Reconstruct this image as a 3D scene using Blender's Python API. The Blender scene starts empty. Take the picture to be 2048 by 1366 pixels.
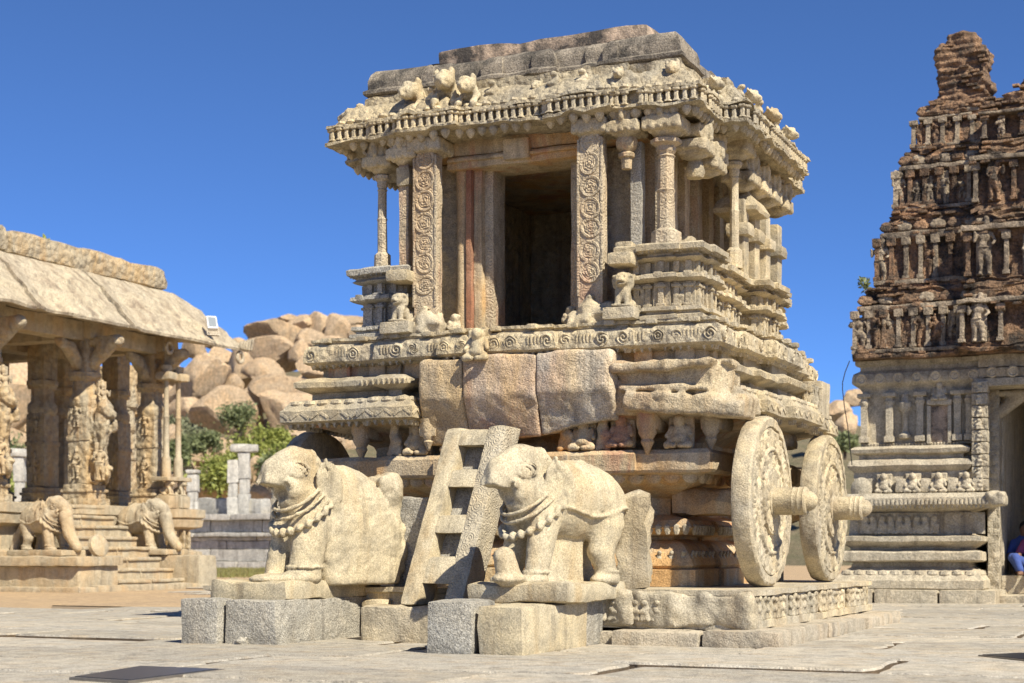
import bpy, bmesh, math, random
import numpy as np
from mathutils import Vector, Matrix
random.seed(11)
R = math.radians
scene = bpy.context.scene
COL = scene.collection

# ------------------------------------------------------------------ camera, sky, sun, exposure
CAM = Vector((6.267, -15.99, 0.777)); YAW = R(23.6); FPX = 3219.0; HZ = 1105.5
cd = bpy.data.cameras.new('camera'); cam = bpy.data.objects.new('camera', cd); COL.objects.link(cam)
cam.location = CAM; cam.rotation_euler = (R(90), 0, YAW)
cd.sensor_width = 36; cd.lens = FPX / 2048 * 36; cd.shift_y = (HZ - 683) / 2048
cd.clip_end = 3000; cd.dof.use_dof = True; cd.dof.focus_distance = 14.6; cd.dof.aperture_fstop = 2.6
scene.camera = cam
SUN_EL = R(46); SUN_AZ = R(-30)            # azimuth measured from +x, counter-clockwise
sdir = Vector((math.cos(SUN_AZ) * math.cos(SUN_EL), math.sin(SUN_AZ) * math.cos(SUN_EL), math.sin(SUN_EL)))
w = bpy.data.worlds.new('World'); scene.world = w; w.use_nodes = True
nt = w.node_tree; bg = nt.nodes['Background']
sky = nt.nodes.new('ShaderNodeTexSky'); sky.sky_type = 'NISHITA'; sky.sun_disc = False
sky.sun_elevation = SUN_EL; sky.sun_rotation = R(90) - SUN_AZ
sky.altitude = 9000; sky.air_density = 1.5; sky.dust_density = 0.0; sky.ozone_density = 10.0
nt.links.new(sky.outputs[0], bg.inputs[0]); bg.inputs[1].default_value = 0.098
sl = bpy.data.lights.new('sun', 'SUN'); sl.energy = 4.7; sl.angle = R(0.53); sl.color = (1, 0.92, 0.77)
so = bpy.data.objects.new('sun', sl); COL.objects.link(so); so.rotation_euler = (-sdir).to_track_quat('-Z', 'Y').to_euler()
so.location = (20, -10, 30)
vs = scene.view_settings; vs.view_transform = 'Standard'; vs.look = 'None'; vs.gamma = 1; vs.exposure = 0.76
scene.cycles.max_bounces = 8; scene.cycles.diffuse_bounces = 6

# ------------------------------------------------------------------ helpers
cY, sY = math.cos(YAW), math.sin(YAW)
def at(px, py, D):                          # a point of the place seen at photo pixel px,py and depth D
    dx, dz = (px - 1024) / FPX * D, (HZ - py) / FPX * D
    return Vector((CAM.x + dx * cY - D * sY, CAM.y + dx * sY + D * cY, CAM.z + dz))
def _h(ix, iy, iz, s):
    with np.errstate(over='ignore'):
        n = (ix * np.int64(374761393) + iy * np.int64(668265263) + iz * np.int64(2147483647 - 97) + np.int64(s) * np.int64(974634271)) & np.int64(0xffffffff)
        n = ((n ^ (n >> 13)) * np.int64(1274126177)) & np.int64(0xffffffff)
        n = n ^ (n >> 16)
    return (n & 0xffff).astype(np.float64) / 65535.0
def vn(P, s=0):
    i = np.floor(P).astype(np.int64); f = P - i; f = f * f * (3 - 2 * f); r = 0
    for a in (0, 1):
        for b in (0, 1):
            for c in (0, 1):
                wt = (f[:, 0] if a else 1 - f[:, 0]) * (f[:, 1] if b else 1 - f[:, 1]) * (f[:, 2] if c else 1 - f[:, 2])
                r = r + wt * _h(i[:, 0] + a, i[:, 1] + b, i[:, 2] + c, s)
    return r * 2 - 1
def fbm(P, sc, o=3, s=0):
    r = 0; a = 1.0; P = np.asarray(P, float) * sc
    for k in range(o):
        r = r + a * vn(P + 17.3 * k, s + k); a *= .5; P = P * 2.03
    return r
def n3(P, sc, o, s):
    return np.stack([fbm(P, sc, o, s), fbm(P, sc, o, s + 50), fbm(P, sc, o, s + 90)], 1)

def mk(name, V, F, smooth=40):
    me = bpy.data.meshes.new(name); V = np.asarray(V, float)
    if isinstance(F, np.ndarray):
        n, k = F.shape
        me.vertices.add(len(V)); me.vertices.foreach_set('co', V.ravel())
        me.loops.add(n * k); me.loops.foreach_set('vertex_index', F.ravel().astype(np.int32))
        me.polygons.add(n); me.polygons.foreach_set('loop_start', np.arange(0, n * k, k, dtype=np.int32))
    else:
        me.from_pydata(V.tolist(), [], F)
    me.update(calc_edges=True); me.validate()
    if smooth:
        me.polygons.foreach_set('use_smooth', np.ones(len(me.polygons), bool))
        me.set_sharp_from_angle(angle=R(smooth))
    return me
MW = {}
def T(x, y, z): return Matrix.Translation((x, y, z))
def RZ(a): return Matrix.Rotation(a, 4, 'Z')
def RX(a): return Matrix.Rotation(a, 4, 'X')
def RY(a): return Matrix.Rotation(a, 4, 'Y')
def S(a, b=None, c=None):
    b = a if b is None else b; c = a if c is None else c
    return Matrix.Diagonal((a, b, c, 1))
def obj(name, me, mat=None, parent=None, M=None, label=None, kind=None):
    o = bpy.data.objects.new(name, me); COL.objects.link(o)
    if mat and me and not me.materials: me.materials.append(M_(mat))
    elif mat and me and me.materials[0] != M_(mat):
        o.material_slots[0].link = 'OBJECT'; o.material_slots[0].material = M_(mat)
    M = M or Matrix()
    if parent is not None:
        o.parent = parent; o.matrix_parent_inverse = MW[parent.name].inverted()
    o.matrix_basis = M; MW[o.name] = M.copy()
    if label: o['label'] = label
    if kind: o['kind'] = kind
    return o
def tag(o, label, cat, group=None):
    o['label'] = label; o['category'] = cat
    if 'kind' not in o: o['kind'] = 'thing'
    if group: o['group'] = group
    return o
def thing(name, label, cat, loc=(0, 0, 0), rz=0, group=None):
    o = obj(name, None, M=T(*loc) @ RZ(rz)); o.empty_display_size = .2
    return tag(o, label, cat, group)

def rbox(lo, hi, seg=.12, r=.02, amp=.008, sc=6, seed=0):
    lo = np.array(lo, float); hi = np.array(hi, float); d = hi - lo
    n = [max(2, min(24, int(round(x / seg)) + 1)) for x in d]
    V = []; F = []; idx = {}
    def vid(i, j, k):
        t = (i, j, k)
        if t not in idx: idx[t] = len(V); V.append(t)
        return idx[t]
    a, b, c = n
    for i in range(a):
        for j in range(b):
            F.append((vid(i, j, 0), vid(i, j + 1, 0), vid(i + 1, j + 1, 0), vid(i + 1, j, 0)))
            F.append((vid(i, j, c), vid(i + 1, j, c), vid(i + 1, j + 1, c), vid(i, j + 1, c)))
    for i in range(a):
        for k in range(c):
            F.append((vid(i, 0, k), vid(i + 1, 0, k), vid(i + 1, 0, k + 1), vid(i, 0, k + 1)))
            F.append((vid(i, b, k), vid(i, b, k + 1), vid(i + 1, b, k + 1), vid(i + 1, b, k)))
    for j in range(b):
        for k in range(c):
            F.append((vid(0, j, k), vid(0, j, k + 1), vid(0, j + 1, k + 1), vid(0, j + 1, k)))
            F.append((vid(a, j, k), vid(a, j + 1, k), vid(a, j + 1, k + 1), vid(a, j, k + 1)))
    U = np.array(V, float) / np.array(n)
    # pull the first and last row close to the edges so that they round off
    e = np.minimum(.5, r / d * 1.6)
    for ax in range(3):
        if n[ax] > 2:
            u = U[:, ax]; m = n[ax]
            u = np.where(np.isclose(u, 1 / m), e[ax], u); u = np.where(np.isclose(u, 1 - 1 / m), 1 - e[ax], u); U[:, ax] = u
    Pp = lo + U * d
    rr = np.minimum(r, d * .45)
    q = np.clip(Pp, lo + rr, hi - rr); dv = Pp - q; L = np.linalg.norm(dv / rr, axis=1, keepdims=True); L[L < 1e-6] = 1
    Pp = q + dv / np.maximum(L, 1.0)
    if amp: Pp = Pp + amp * n3(Pp + seed * 3.7, sc, 2, seed)
    return mk('block', Pp, np.array(F), 50)

def plan(hx, hy, front=(), side=(), cx=0, cy=0):
    def run(L, lst):
        out = [(-L, 0)]; prev = 0
        for a, p in lst: out += [(-a, prev), (-a, p)]; prev = p
        ps = [0] + [p for a, p in lst]
        for k in range(len(lst) - 1, -1, -1): out += [(lst[k][0], ps[k + 1]), (lst[k][0], ps[k])]
        return out + [(L, 0)]
    f, s = run(hx, front), run(hy, side); P = []
    P += [(t, -hy - p) for t, p in f[:-1]]; P += [(hx + p, t) for t, p in s[:-1]]
    P += [(-t, hy + p) for t, p in f[:-1]]; P += [(-hx - p, -t) for t, p in s[:-1]]
    return [(x + cx, y + cy) for x, y in P]
def offp(P, o):
    n = len(P); out = []
    for i in range(n):
        a, b, c = P[i - 1], P[i], P[(i + 1) % n]
        def nrm(u, v):
            dx, dy = v[0] - u[0], v[1] - u[1]; L = math.hypot(dx, dy) or 1; return dy / L, -dx / L
        n1, n2 = nrm(a, b), nrm(b, c); out.append((b[0] + o * (n1[0] + n2[0]), b[1] + o * (n1[1] + n2[1])))
    return out
def loft(P, prof, seg=.12, amp=.006, sc=5, seed=0, smooth=35, vseg=.12):
    n = len(P); cnt = [max(1, int(math.hypot(P[(i + 1) % n][0] - P[i][0], P[(i + 1) % n][1] - P[i][1]) / seg)) for i in range(n)]
    pr = [prof[0]]
    for p in prof[1:]:
        q = pr[-1]; k = max(1, int(math.hypot(p[0] - q[0], p[1] - q[1]) / vseg))
        pr += [(q[0] + (p[0] - q[0]) * t / k, q[1] + (p[1] - q[1]) * t / k) for t in range(1, k + 1)]
    V = []
    for o, z in pr:
        C = offp(P, o)
        for i in range(n):
            a, b = C[i], C[(i + 1) % n]
            for t in range(cnt[i]):
                V.append((a[0] + (b[0] - a[0]) * t / cnt[i], a[1] + (b[1] - a[1]) * t / cnt[i], z))
    m = sum(cnt); F = []
    for r_ in range(len(pr) - 1):
        for i in range(m):
            j = (i + 1) % m; F.append((r_ * m + i, r_ * m + j, (r_ + 1) * m + j, (r_ + 1) * m + i))
    F.append(tuple(range(m - 1, -1, -1))); F.append(tuple((len(pr) - 1) * m + i for i in range(m)))
    V = np.array(V)
    if amp: V = V + amp * n3(V + seed * 2.3, sc, 3, seed)
    return mk('moulding', V, F, smooth)
def perim(P, off, sp, faces='fr'):
    C = offp(P, off); n = len(C); out = []
    for i in range(n):
        a, b = C[i], C[(i + 1) % n]; dx, dy = b[0] - a[0], b[1] - a[1]; L = math.hypot(dx, dy)
        if L < sp * .6: continue
        nx, ny = dy / L, -dx / L
        f = 'f' if ny < -.5 else 'r' if nx > .5 else 'l' if nx < -.5 else 'b'
        if f not in faces: continue
        k = max(1, int(round(L / sp)))
        for t in range(k):
            u = (t + .5) / k; out.append((a[0] + dx * u, a[1] + dy * u, math.atan2(dx * 0 + ny, nx) + R(90), f))
    return out                                # angle rotates local -y onto the outward normal
def lathe(prof, n=24, disp=None, smooth=40):
    m = len(prof); th = np.arange(n) / n * 2 * math.pi
    r = np.array([p[0] for p in prof]); z = np.array([p[1] for p in prof])
    RR, TT = np.meshgrid(r, th, indexing='ij'); ZZ = np.repeat(z[:, None], n, 1)
    if disp is not None: RR, ZZ = disp(RR, TT, ZZ)
    V = np.stack([RR * np.cos(TT), RR * np.sin(TT), ZZ], -1).reshape(-1, 3)
    i = np.arange(m - 1)[:, None]; j = np.arange(n)[None, :]; k = (j + 1) % n
    F = np.stack([i * n + j, i * n + k, (i + 1) * n + k, (i + 1) * n + j], -1).reshape(-1, 4)
    return mk('turned', V, F, smooth)
def tube(pts, r, n=6):
    V = []; F = []; pts = [Vector(p) for p in pts]
    for i, p in enumerate(pts):
        d = (pts[min(i + 1, len(pts) - 1)] - pts[max(i - 1, 0)]).normalized(); u = d.orthogonal().normalized(); v = d.cross(u)
        rr = r[i] if isinstance(r, (list, tuple)) else r
        for k in range(n):
            a = 2 * math.pi * k / n; V.append(p + rr * (math.cos(a) * u + math.sin(a) * v))
    for i in range(len(pts) - 1):
        for k in range(n): F.append((i * n + k, i * n + (k + 1) % n, (i + 1) * n + (k + 1) % n, (i + 1) * n + k))
    F.append(tuple(range(n - 1, -1, -1))); F.append(tuple((len(pts) - 1) * n + k for k in range(n)))
    return mk('tube', V, F, 50)
def join(*items):                            # items: (mesh, matrix) -> one mesh
    bm = bmesh.new()
    for me, M in items:
        t = me.copy(); t.transform(M); bm.from_mesh(t); bpy.data.meshes.remove(t)
    me = bpy.data.meshes.new('joined'); bm.to_mesh(me); bm.free()
    return me

# signed-distance sculpting
def seg_(P, a, b, ra, rb):
    a = np.array(a, float); b = np.array(b, float); ab = b - a
    t = np.clip(((P - a) @ ab) / (ab @ ab), 0, 1)
    return np.linalg.norm(P - a - t[:, None] * ab, axis=1) - (ra + (rb - ra) * t)
def rotm(rx=0, ry=0, rz=0): return np.array((RZ(R(rz)) @ RY(R(ry)) @ RX(R(rx))).to_3x3())
def ell(P, c, r, rot=None):
    q = P - np.array(c, float)
    if rot is not None: q = q @ rot
    r = np.array(r, float); k0 = np.linalg.norm(q / r, axis=1); k1 = np.linalg.norm(q / r ** 2, axis=1) + 1e-9
    return k0 * (k0 - 1) / k1
def bx(P, c, h, r=.02, rot=None):
    q = P - np.array(c, float)
    if rot is not None: q = q @ rot
    q = np.abs(q) - np.array(h, float) + r
    return np.linalg.norm(np.maximum(q, 0), axis=1) + np.minimum(q.max(1), 0) - r
def tor(P, c, R0, r, rot=None, sq=(1, 1)):
    q = P - np.array(c, float)
    if rot is not None: q = q @ rot
    d = np.hypot(q[:, 0] / sq[0], q[:, 1] / sq[1]) - R0
    return np.hypot(d * min(sq), q[:, 2]) - r
def cyl(P, c, rad, hh, rot=None, r=.01):
    q = P - np.array(c, float)
    if rot is not None: q = q @ rot
    a = np.stack([np.hypot(q[:, 0], q[:, 1]) - rad + r, np.abs(q[:, 2]) - hh + r], 1)
    return np.linalg.norm(np.maximum(a, 0), axis=1) + np.minimum(a.max(1), 0) - r
def smin(a, b, k):
    h = np.clip(.5 + .5 * (b - a) / k, 0, 1); return b + (a - b) * h - k * h * (1 - h)
def uni(k, *d):
    r = d[0]
    for x in d[1:]: r = smin(r, x, k)
    return r
def nets(f, lo, hi, h, smooth=0):
    lo = np.array(lo, float); hi = np.array(hi, float); n = np.ceil((hi - lo) / h).astype(int) + 1
    ax = [lo[i] + h * np.arange(n[i]) for i in range(3)]
    G = np.stack(np.meshgrid(*ax, indexing='ij'), -1).reshape(-1, 3)
    D = f(G).reshape(n)
    for k in range(3):                        # close at the bounds
        ix = [slice(None)] * 3
        for e in (0, -1):
            ix[k] = e; D[tuple(ix)] = np.maximum(D[tuple(ix)], h * .5)
    cn = n - 1; acc = np.zeros(tuple(cn) + (3,)); cnt = np.zeros(tuple(cn)); edges = []
    for k in range(3):
        A = np.take(D, range(0, n[k] - 1), k); B = np.take(D, range(1, n[k]), k)
        X = (A < 0) != (B < 0); t = np.where(X, A / np.where(A == B, 1, A - B), 0); edges.append((X, A < 0))
        o1, o2 = [q for q in range(3) if q != k]
        for a in (0, 1):
            for b in (0, 1):
                sl_ = [slice(None)] * 3; sl_[o1] = slice(a, a + cn[o1]); sl_[o2] = slice(b, b + cn[o2])
                x = X[tuple(sl_)]; tt = t[tuple(sl_)]
                acc[..., k] += np.where(x, tt, 0); acc[..., o1] += np.where(x, a, 0); acc[..., o2] += np.where(x, b, 0); cnt += x
    on = cnt > 0; idx = -np.ones(tuple(cn), int); idx[on] = np.arange(on.sum())
    ci = np.argwhere(on); V = lo + h * (ci + acc[on] / cnt[on][:, None]); F = []
    for k in range(3):
        X, neg = edges[k]; o1, o2 = [(1, 2), (2, 0), (0, 1)][k]
        e = np.argwhere(X); m = (e[:, o1] > 0) & (e[:, o2] > 0) & (e[:, o1] < cn[o1]) & (e[:, o2] < cn[o2]); e = e[m]
        s_ = neg[tuple(e.T)]
        def g(d1, d2):
            q = e.copy(); q[:, o1] += d1; q[:, o2] += d2; return idx[tuple(q.T)]
        Q = np.stack([g(-1, -1), g(0, -1), g(0, 0), g(-1, 0)], 1)
        Q[~s_] = Q[~s_][:, ::-1]; F.append(Q)
    F = np.concatenate(F)
    return mk('carved', V, F, 75)
# ------------------------------------------------------------------ materials
_M = {}; _D = {}
def M_(n):
    if n not in _M: _M[n] = _D[n]()
    return _M[n]
class NB:
    def __init__(s, name):
        s.m = bpy.data.materials.new(name); s.m.use_nodes = True; s.t = s.m.node_tree; s.b = s.t.nodes['Principled BSDF']
        g = s.t.nodes.new('ShaderNodeNewGeometry'); s.pos = g.outputs['Position']; s.geo = g
    def n(s, ty, **k):
        x = s.t.nodes.new(ty)
        for a, v in k.items(): setattr(x, a, v)
        return x
    def l(s, a, b): s.t.links.new(a, b)
    def mapped(s, sc, src=None, rot=None):
        x = s.n('ShaderNodeMapping'); s.l(src or s.pos, x.inputs[0]); x.inputs['Scale'].default_value = sc
        if rot: x.inputs['Rotation'].default_value = rot
        return x.outputs[0]
    def noise(s, sc, det=3, rough=.55, dist=0, src=None):
        x = s.n('ShaderNodeTexNoise'); s.l(src or s.pos, x.inputs['Vector']); x.inputs['Scale'].default_value = sc
        x.inputs['Detail'].default_value = det; x.inputs['Roughness'].default_value = rough; x.inputs['Distortion'].default_value = dist
        return x.outputs['Fac']
    def ramp(s, fac, *st):
        x = s.n('ShaderNodeValToRGB'); s.l(fac, x.inputs[0]); e = x.color_ramp.elements
        while len(e) < len(st): e.new(.5)
        for i, (p, c) in enumerate(st):
            e[i].position = p; e[i].color = (c, c, c, 1) if isinstance(c, (int, float)) else (*c, 1)
        return x.outputs[0]
    def mix(s, f, a, b, mode='MIX'):
        x = s.n('ShaderNodeMix', data_type='RGBA', blend_type=mode)
        for i, v in ((0, f), (6, a), (7, b)):
            if isinstance(v, (int, float)): x.inputs[i].default_value = v
            elif isinstance(v, tuple): x.inputs[i].default_value = (*v, 1)
            else: s.l(v, x.inputs[i])
        return x.outputs[2]
    def math(s, op, a, b=0.0):
        x = s.n('ShaderNodeMath', operation=op)
        for i, v in ((0, a), (1, b)):
            if isinstance(v, (int, float)): x.inputs[i].default_value = v
            else: s.l(v, x.inputs[i])
        return x.outputs[0]
    def bump(s, h, dist, strength=1, prev=None):
        x = s.n('ShaderNodeBump'); s.l(h, x.inputs['Height']); x.inputs['Distance'].default_value = dist; x.inputs['Strength'].default_value = strength
        if prev: s.l(prev, x.inputs['Normal'])
        return x.outputs[0]
def stone(name, c1, c2, stain=(.20, .16, .11), stain_amt=.5, pig=None, pig_amt=.0, grain=.35, rough=.9, gs=75, bump=1.0, carve=None, cs=9, cd_=.02, rnd=0, streak=1.0, crust=None, crust_t=.6, seed=0, dark=.45):
    def f():
        b = NB(name); src = b.mapped((1, 1, 1)); 
        if seed:
            x = b.n('ShaderNodeVectorMath', operation='ADD'); b.l(b.pos, x.inputs[0]); x.inputs[1].default_value = (seed * 3.1, seed * 1.7, seed); src = x.outputs[0]
        big = b.noise(.9, 4, .6, .4, src); col = b.mix(b.ramp(big, (.36, 0), (.62, 1)), c1, c2)
        mid = b.noise(5.5, 5, .65, .3, src); col = b.mix(b.ramp(mid, (.42, 0), (.68, .75)), col, tuple(x * .62 for x in c2))
        st = b.noise(1, 4, .6, 0, b.mapped((3.2, 3.2, .55), src)); col = b.mix(b.ramp(st, (.5, 0), (.72, stain_amt * streak)), col, stain)
        s2 = b.noise(1, 5, .65, 0, b.mapped((5.5, 5.5, .35), src, (0, 0, .7))); col = b.mix(b.ramp(s2, (.555, 0), (.68, dark)), col, (.085, .072, .058))
        if pig:
            pn = b.noise(1, 4, .65, .3, b.mapped((1.5, 1.5, .45), src)); col = b.mix(b.ramp(pn, (.47, 0), (.62, pig_amt)), col, pig[0])
            pn = b.noise(1, 4, .65, .3, b.mapped((2.1, 2.1, .7), src, (0, 0, 1.1))); col = b.mix(b.ramp(pn, (.56, 0), (.66, pig_amt)), col, pig[1])
        if crust:
            cn_ = b.noise(3.2, 6, .72, .2, src); col = b.mix(b.ramp(cn_, (crust_t - .16, 1), (crust_t, 0)), col, crust)
        g = b.noise(gs, 2, .7, 0, src); g2 = b.noise(gs * 2.7, 1, .5, 0, src)
        col = b.mix(grain, col, b.mix(1.0, col, b.ramp(g, (.33, .28), (.5, 1.0), (.68, 1.75)), 'MULTIPLY'))
        col = b.mix(grain * .6, col, b.mix(1.0, col, b.ramp(g2, (.36, .4), (.5, 1.0), (.64, 1.6)), 'MULTIPLY'))
        if rnd:
            oi = b.n('ShaderNodeObjectInfo'); col = b.mix(1.0, col, b.ramp(oi.outputs['Random'], (0, 1 - rnd), (.5, 1.0), (1, 1 + rnd)), 'MULTIPLY')
        b.l(col, b.b.inputs['Base Color']); b.b.inputs['Roughness'].default_value = rough; b.b.inputs['Specular IOR Level'].default_value = .2
        nr = b.bump(b.noise(11, 5, .7, 0, src), .022 * bump); nr = b.bump(g, .006 * bump, 1, nr)
        if carve:
            nr = b.bump(CARVE[carve](b, src, cs), cd_, 1, nr)
        b.l(nr, b.b.inputs['Normal']); return b.m
    _D[name] = f
def _scroll(b, src, cs):
    w_ = b.noise(cs * .6, 2, .5, 0, src); x = b.n('ShaderNodeVectorMath', operation='ADD'); b.l(src, x.inputs[0])
    y = b.n('ShaderNodeVectorMath', operation='SCALE'); b.l(w_, y.inputs[0]); y.inputs['Scale'].default_value = .04; b.l(y.outputs[0], x.inputs[1])
    v = b.n('ShaderNodeTexVoronoi'); v.inputs['Scale'].default_value = cs; b.l(x.outputs[0], v.inputs['Vector'])
    s_ = b.math('SINE', b.math('MULTIPLY', v.outputs['Distance'], 22.0))
    return b.ramp(b.math('MULTIPLY_ADD', s_, .5), (0.0, 0), (.55, 1)) if False else b.math('ADD', b.math('MULTIPLY', s_, .5), .5)
def _relief(b, src, cs):
    v = b.n('ShaderNodeTexVoronoi', feature='SMOOTH_F1'); v.inputs['Scale'].default_value = cs; b.l(src, v.inputs['Vector']); v.inputs['Smoothness'].default_value = .3
    n = b.noise(cs * 2.2, 3, .6, 1.2, src)
    return b.math('ADD', b.math('MULTIPLY', v.outputs['Distance'], -1.2), b.math('MULTIPLY', n, .7))
def _brick(b, src, cs):
    # world-aligned courses for walls that face -y or +x
    sx = b.n('ShaderNodeSeparateXYZ'); b.l(src, sx.inputs[0]); c = b.n('ShaderNodeCombineXYZ')
    b.l(b.math('ADD', sx.outputs[0], sx.outputs[1]), c.inputs[0]); b.l(sx.outputs[2], c.inputs[1])
    x = b.n('ShaderNodeTexBrick'); b.l(c.outputs[0], x.inputs['Vector']); x.inputs['Scale'].default_value = cs
    x.inputs['Color1'].default_value = (1, 1, 1, 1); x.inputs['Color2'].default_value = (.55, .55, .55, 1); x.inputs['Mortar'].default_value = (0, 0, 0, 1)
    x.inputs['Brick Width'].default_value = .5; x.inputs['Row Height'].default_value = .13; x.inputs['Mortar Size'].default_value = .025
    bw = b.n('ShaderNodeRGBToBW'); b.l(x.outputs['Color'], bw.inputs[0]); return bw.outputs[0]
CARVE = {'scroll': _scroll, 'relief': _relief, 'brick': _brick}
WARM, GREY = (.60, .49, .30), (.42, .375, .285)
PIG = ((.55, .31, .11), (.40, .19, .115))
stone('granite_facing', (.50, .41, .28), (.42, .36, .27), (.24, .17, .10), .8, ((.56, .40, .20), (.42, .29, .19)), .6, grain=.5, bump=1.3, dark=.6, seed=2)
stone('granite_facing_red', (.50, .36, .25), (.46, .39, .31), (.33, .19, .11), .7, ((.56, .39, .20), (.46, .27, .19)), .75, grain=.5, bump=1.3, dark=.5, seed=5)
stone('granite_facing_pale', (.56, .49, .38), (.47, .44, .38), (.40, .28, .17), .6, ((.60, .42, .2), (.52, .36, .25)), .5, grain=.55, bump=1.4, dark=.45, seed=3)
stone('granite_corner', (.46, .41, .315), (.53, .445, .30), (.30, .22, .13), .4, ((.52, .33, .14), (.45, .27, .14)), .4, grain=.45, bump=1.6)
stone('granite_warm', WARM, GREY, (.26, .19, .11), rnd=.15, stain_amt=.55)
stone('granite_carved', WARM, GREY, (.26, .19, .11), rnd=.15, stain_amt=.45, carve='relief', cs=16, cd_=.02, bump=.7)
stone('granite_scroll', WARM, GREY, (.26, .19, .11), rnd=.15, stain_amt=.45, carve='scroll', cs=13, cd_=.0045)
stone('granite_pigment', (.58, .455, .275), (.48, .40, .28), (.26, .18, .10), .55, PIG, .75)
stone('granite_shaft', (.53, .44, .30), (.46, .40, .30), (.34, .22, .12), .5, ((.52, .32, .15), (.42, .17, .10)), .35, carve='scroll', cs=11, cd_=.004)
stone('granite_grey', (.44, .405, .33), (.37, .355, .31), (.30, .25, .18), .4, grain=.55, bump=1.5)
stone('granite_statue', (.53, .445, .285), (.475, .42, .305), (.36, .26, .135), .85, grain=.4, bump=.5)
stone('granite_dark', (.36, .31, .235), (.24, .21, .17), (.08, .07, .06), .7, crust=(.075, .068, .058), crust_t=.54, grain=.6)
stone('roof_frieze', (.56, .46, .31), (.45, .385, .285), (.16, .13, .10), .6, crust=(.10, .09, .075), crust_t=.38)
stone('plaster_pink', (.52, .39, .28), (.46, .36, .27), (.08, .07, .06), .5, crust=(.07, .062, .055), crust_t=.58)
stone('red_jamb', (.36, .15, .085), (.42, .25, .16), (.2, .1, .06), .6)
stone('joint_soil_shade', (.17, .125, .08), (.13, .10, .07))
stone('bed_soil', (.33, .25, .16), (.27, .21, .14))
stone('flag', (.475, .425, .335), (.41, .38, .32), (.44, .345, .225), .6, rnd=.13, bump=1.2, grain=.4)
stone('kerb_stone', (.50, .43, .32), (.43, .38, .295), (.42, .31, .19), .5, rnd=.06)
stone('sand', (.50, .36, .21), (.43, .315, .195), (.40, .28, .16), .4, gs=40, bump=1.0)
stone('pav_stone', (.51, .425, .285), (.44, .38, .275), (.25, .19, .12), .5, ((.58, .36, .14), (.45, .28, .14)), .3)
stone('pav_carved', (.50, .415, .275), (.43, .37, .265), (.25, .19, .12), .5, ((.58, .35, .12), (.48, .29, .13)), .4, carve='relief', cs=7, cd_=.05)
stone('pav_roof', (.50, .42, .29), (.42, .36, .265), (.22, .17, .12), .9, bump=.6, streak=1.0, carve='relief', cs=4.5, cd_=.03, gs=30, dark=.5)
stone('ruin_grey', (.56, .53, .465), (.46, .445, .40), (.22, .21, .19), .5, rnd=.08, gs=20)
stone('gop_stone', (.54, .465, .335), (.47, .42, .32), (.28, .22, .15), .6, rnd=.05, gs=40)
stone('gop_carved', (.53, .455, .33), (.46, .41, .31), (.28, .22, .15), .6, carve='relief', cs=8, cd_=.04, gs=40)
stone('brick_red', (.40, .235, .135), (.32, .21, .13), (.06, .048, .04), .9, crust=(.075, .062, .05), crust_t=.55, gs=22, bump=3.0, carve='brick', cs=1.5, cd_=.03, rnd=.2)
stone('stucco_old', (.45, .37, .265), (.37, .295, .21), (.09, .07, .055), .8, crust=(.10, .082, .066), crust_t=.52, gs=25, bump=2.5, rnd=.12)
stone('boulder', (.64, .45, .265), (.55, .42, .28), (.26, .19, .13), .6, gs=3.5, grain=.22, dark=.2, bump=7, rnd=.12, seed=4)
stone('hill_soil', (.24, .19, .12), (.15, .14, .08), (.2, .16, .1), .5, gs=4, bump=6)
def plain(name, col, rough=.6, metal=0.0, emit=None):
    def f():
        b = NB(name); n = b.noise(30, 3); c = b.mix(b.ramp(n, (.35, 0), (.65, .35)), col, tuple(x * .6 for x in col))
        b.l(c, b.b.inputs['Base Color']); b.b.inputs['Roughness'].default_value = rough; b.b.inputs['Metallic'].default_value = metal
        return b.m
    _D[name] = f
plain('white_paint', (.78, .78, .76), .5); plain('lamp_glass', (.25, .28, .3), .08); plain('black_cable', (.02, .02, .02), .6)
plain('dark_metal', (.045, .05, .06), .3, .4); plain('frame_metal', (.25, .22, .18), .5, .6)
plain('cloth_blue', (.05, .09, .30), .9); plain('cloth_plum', (.25, .06, .16), .9); plain('cloth_white', (.6, .6, .62), .9); plain('skin', (.20, .11, .07), .6); plain('hair', (.015, .012, .01), .6)
def leafm(name, c1, c2):
    def f():
        b = NB(name); oi = b.noise(3.0, 2); c = b.mix(b.ramp(oi, (.35, 0), (.65, 1)), c1, c2); b.l(c, b.b.inputs['Base Color']); b.b.inputs['Roughness'].default_value = .6
        tr = b.n('ShaderNodeBsdfTranslucent'); b.l(c, tr.inputs[0]); mx = b.n('ShaderNodeMixShader'); mx.inputs[0].default_value = .3
        b.l(b.b.outputs[0], mx.inputs[1]); b.l(tr.outputs[0], mx.inputs[2]); b.l(mx.outputs[0], b.t.nodes['Material Output'].inputs[0]); return b.m
    _D[name] = f
leafm('leaf_bright', (.36, .38, .09), (.22, .26, .06)); leafm('leaf_dark', (.24, .27, .12), (.15, .18, .08)); leafm('leaf_grey', (.28, .29, .17), (.18, .195, .10)); leafm('grass_blade', (.20, .22, .06), (.30, .25, .10))
stone('bark', (.14, .10, .07), (.10, .08, .06))
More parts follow.
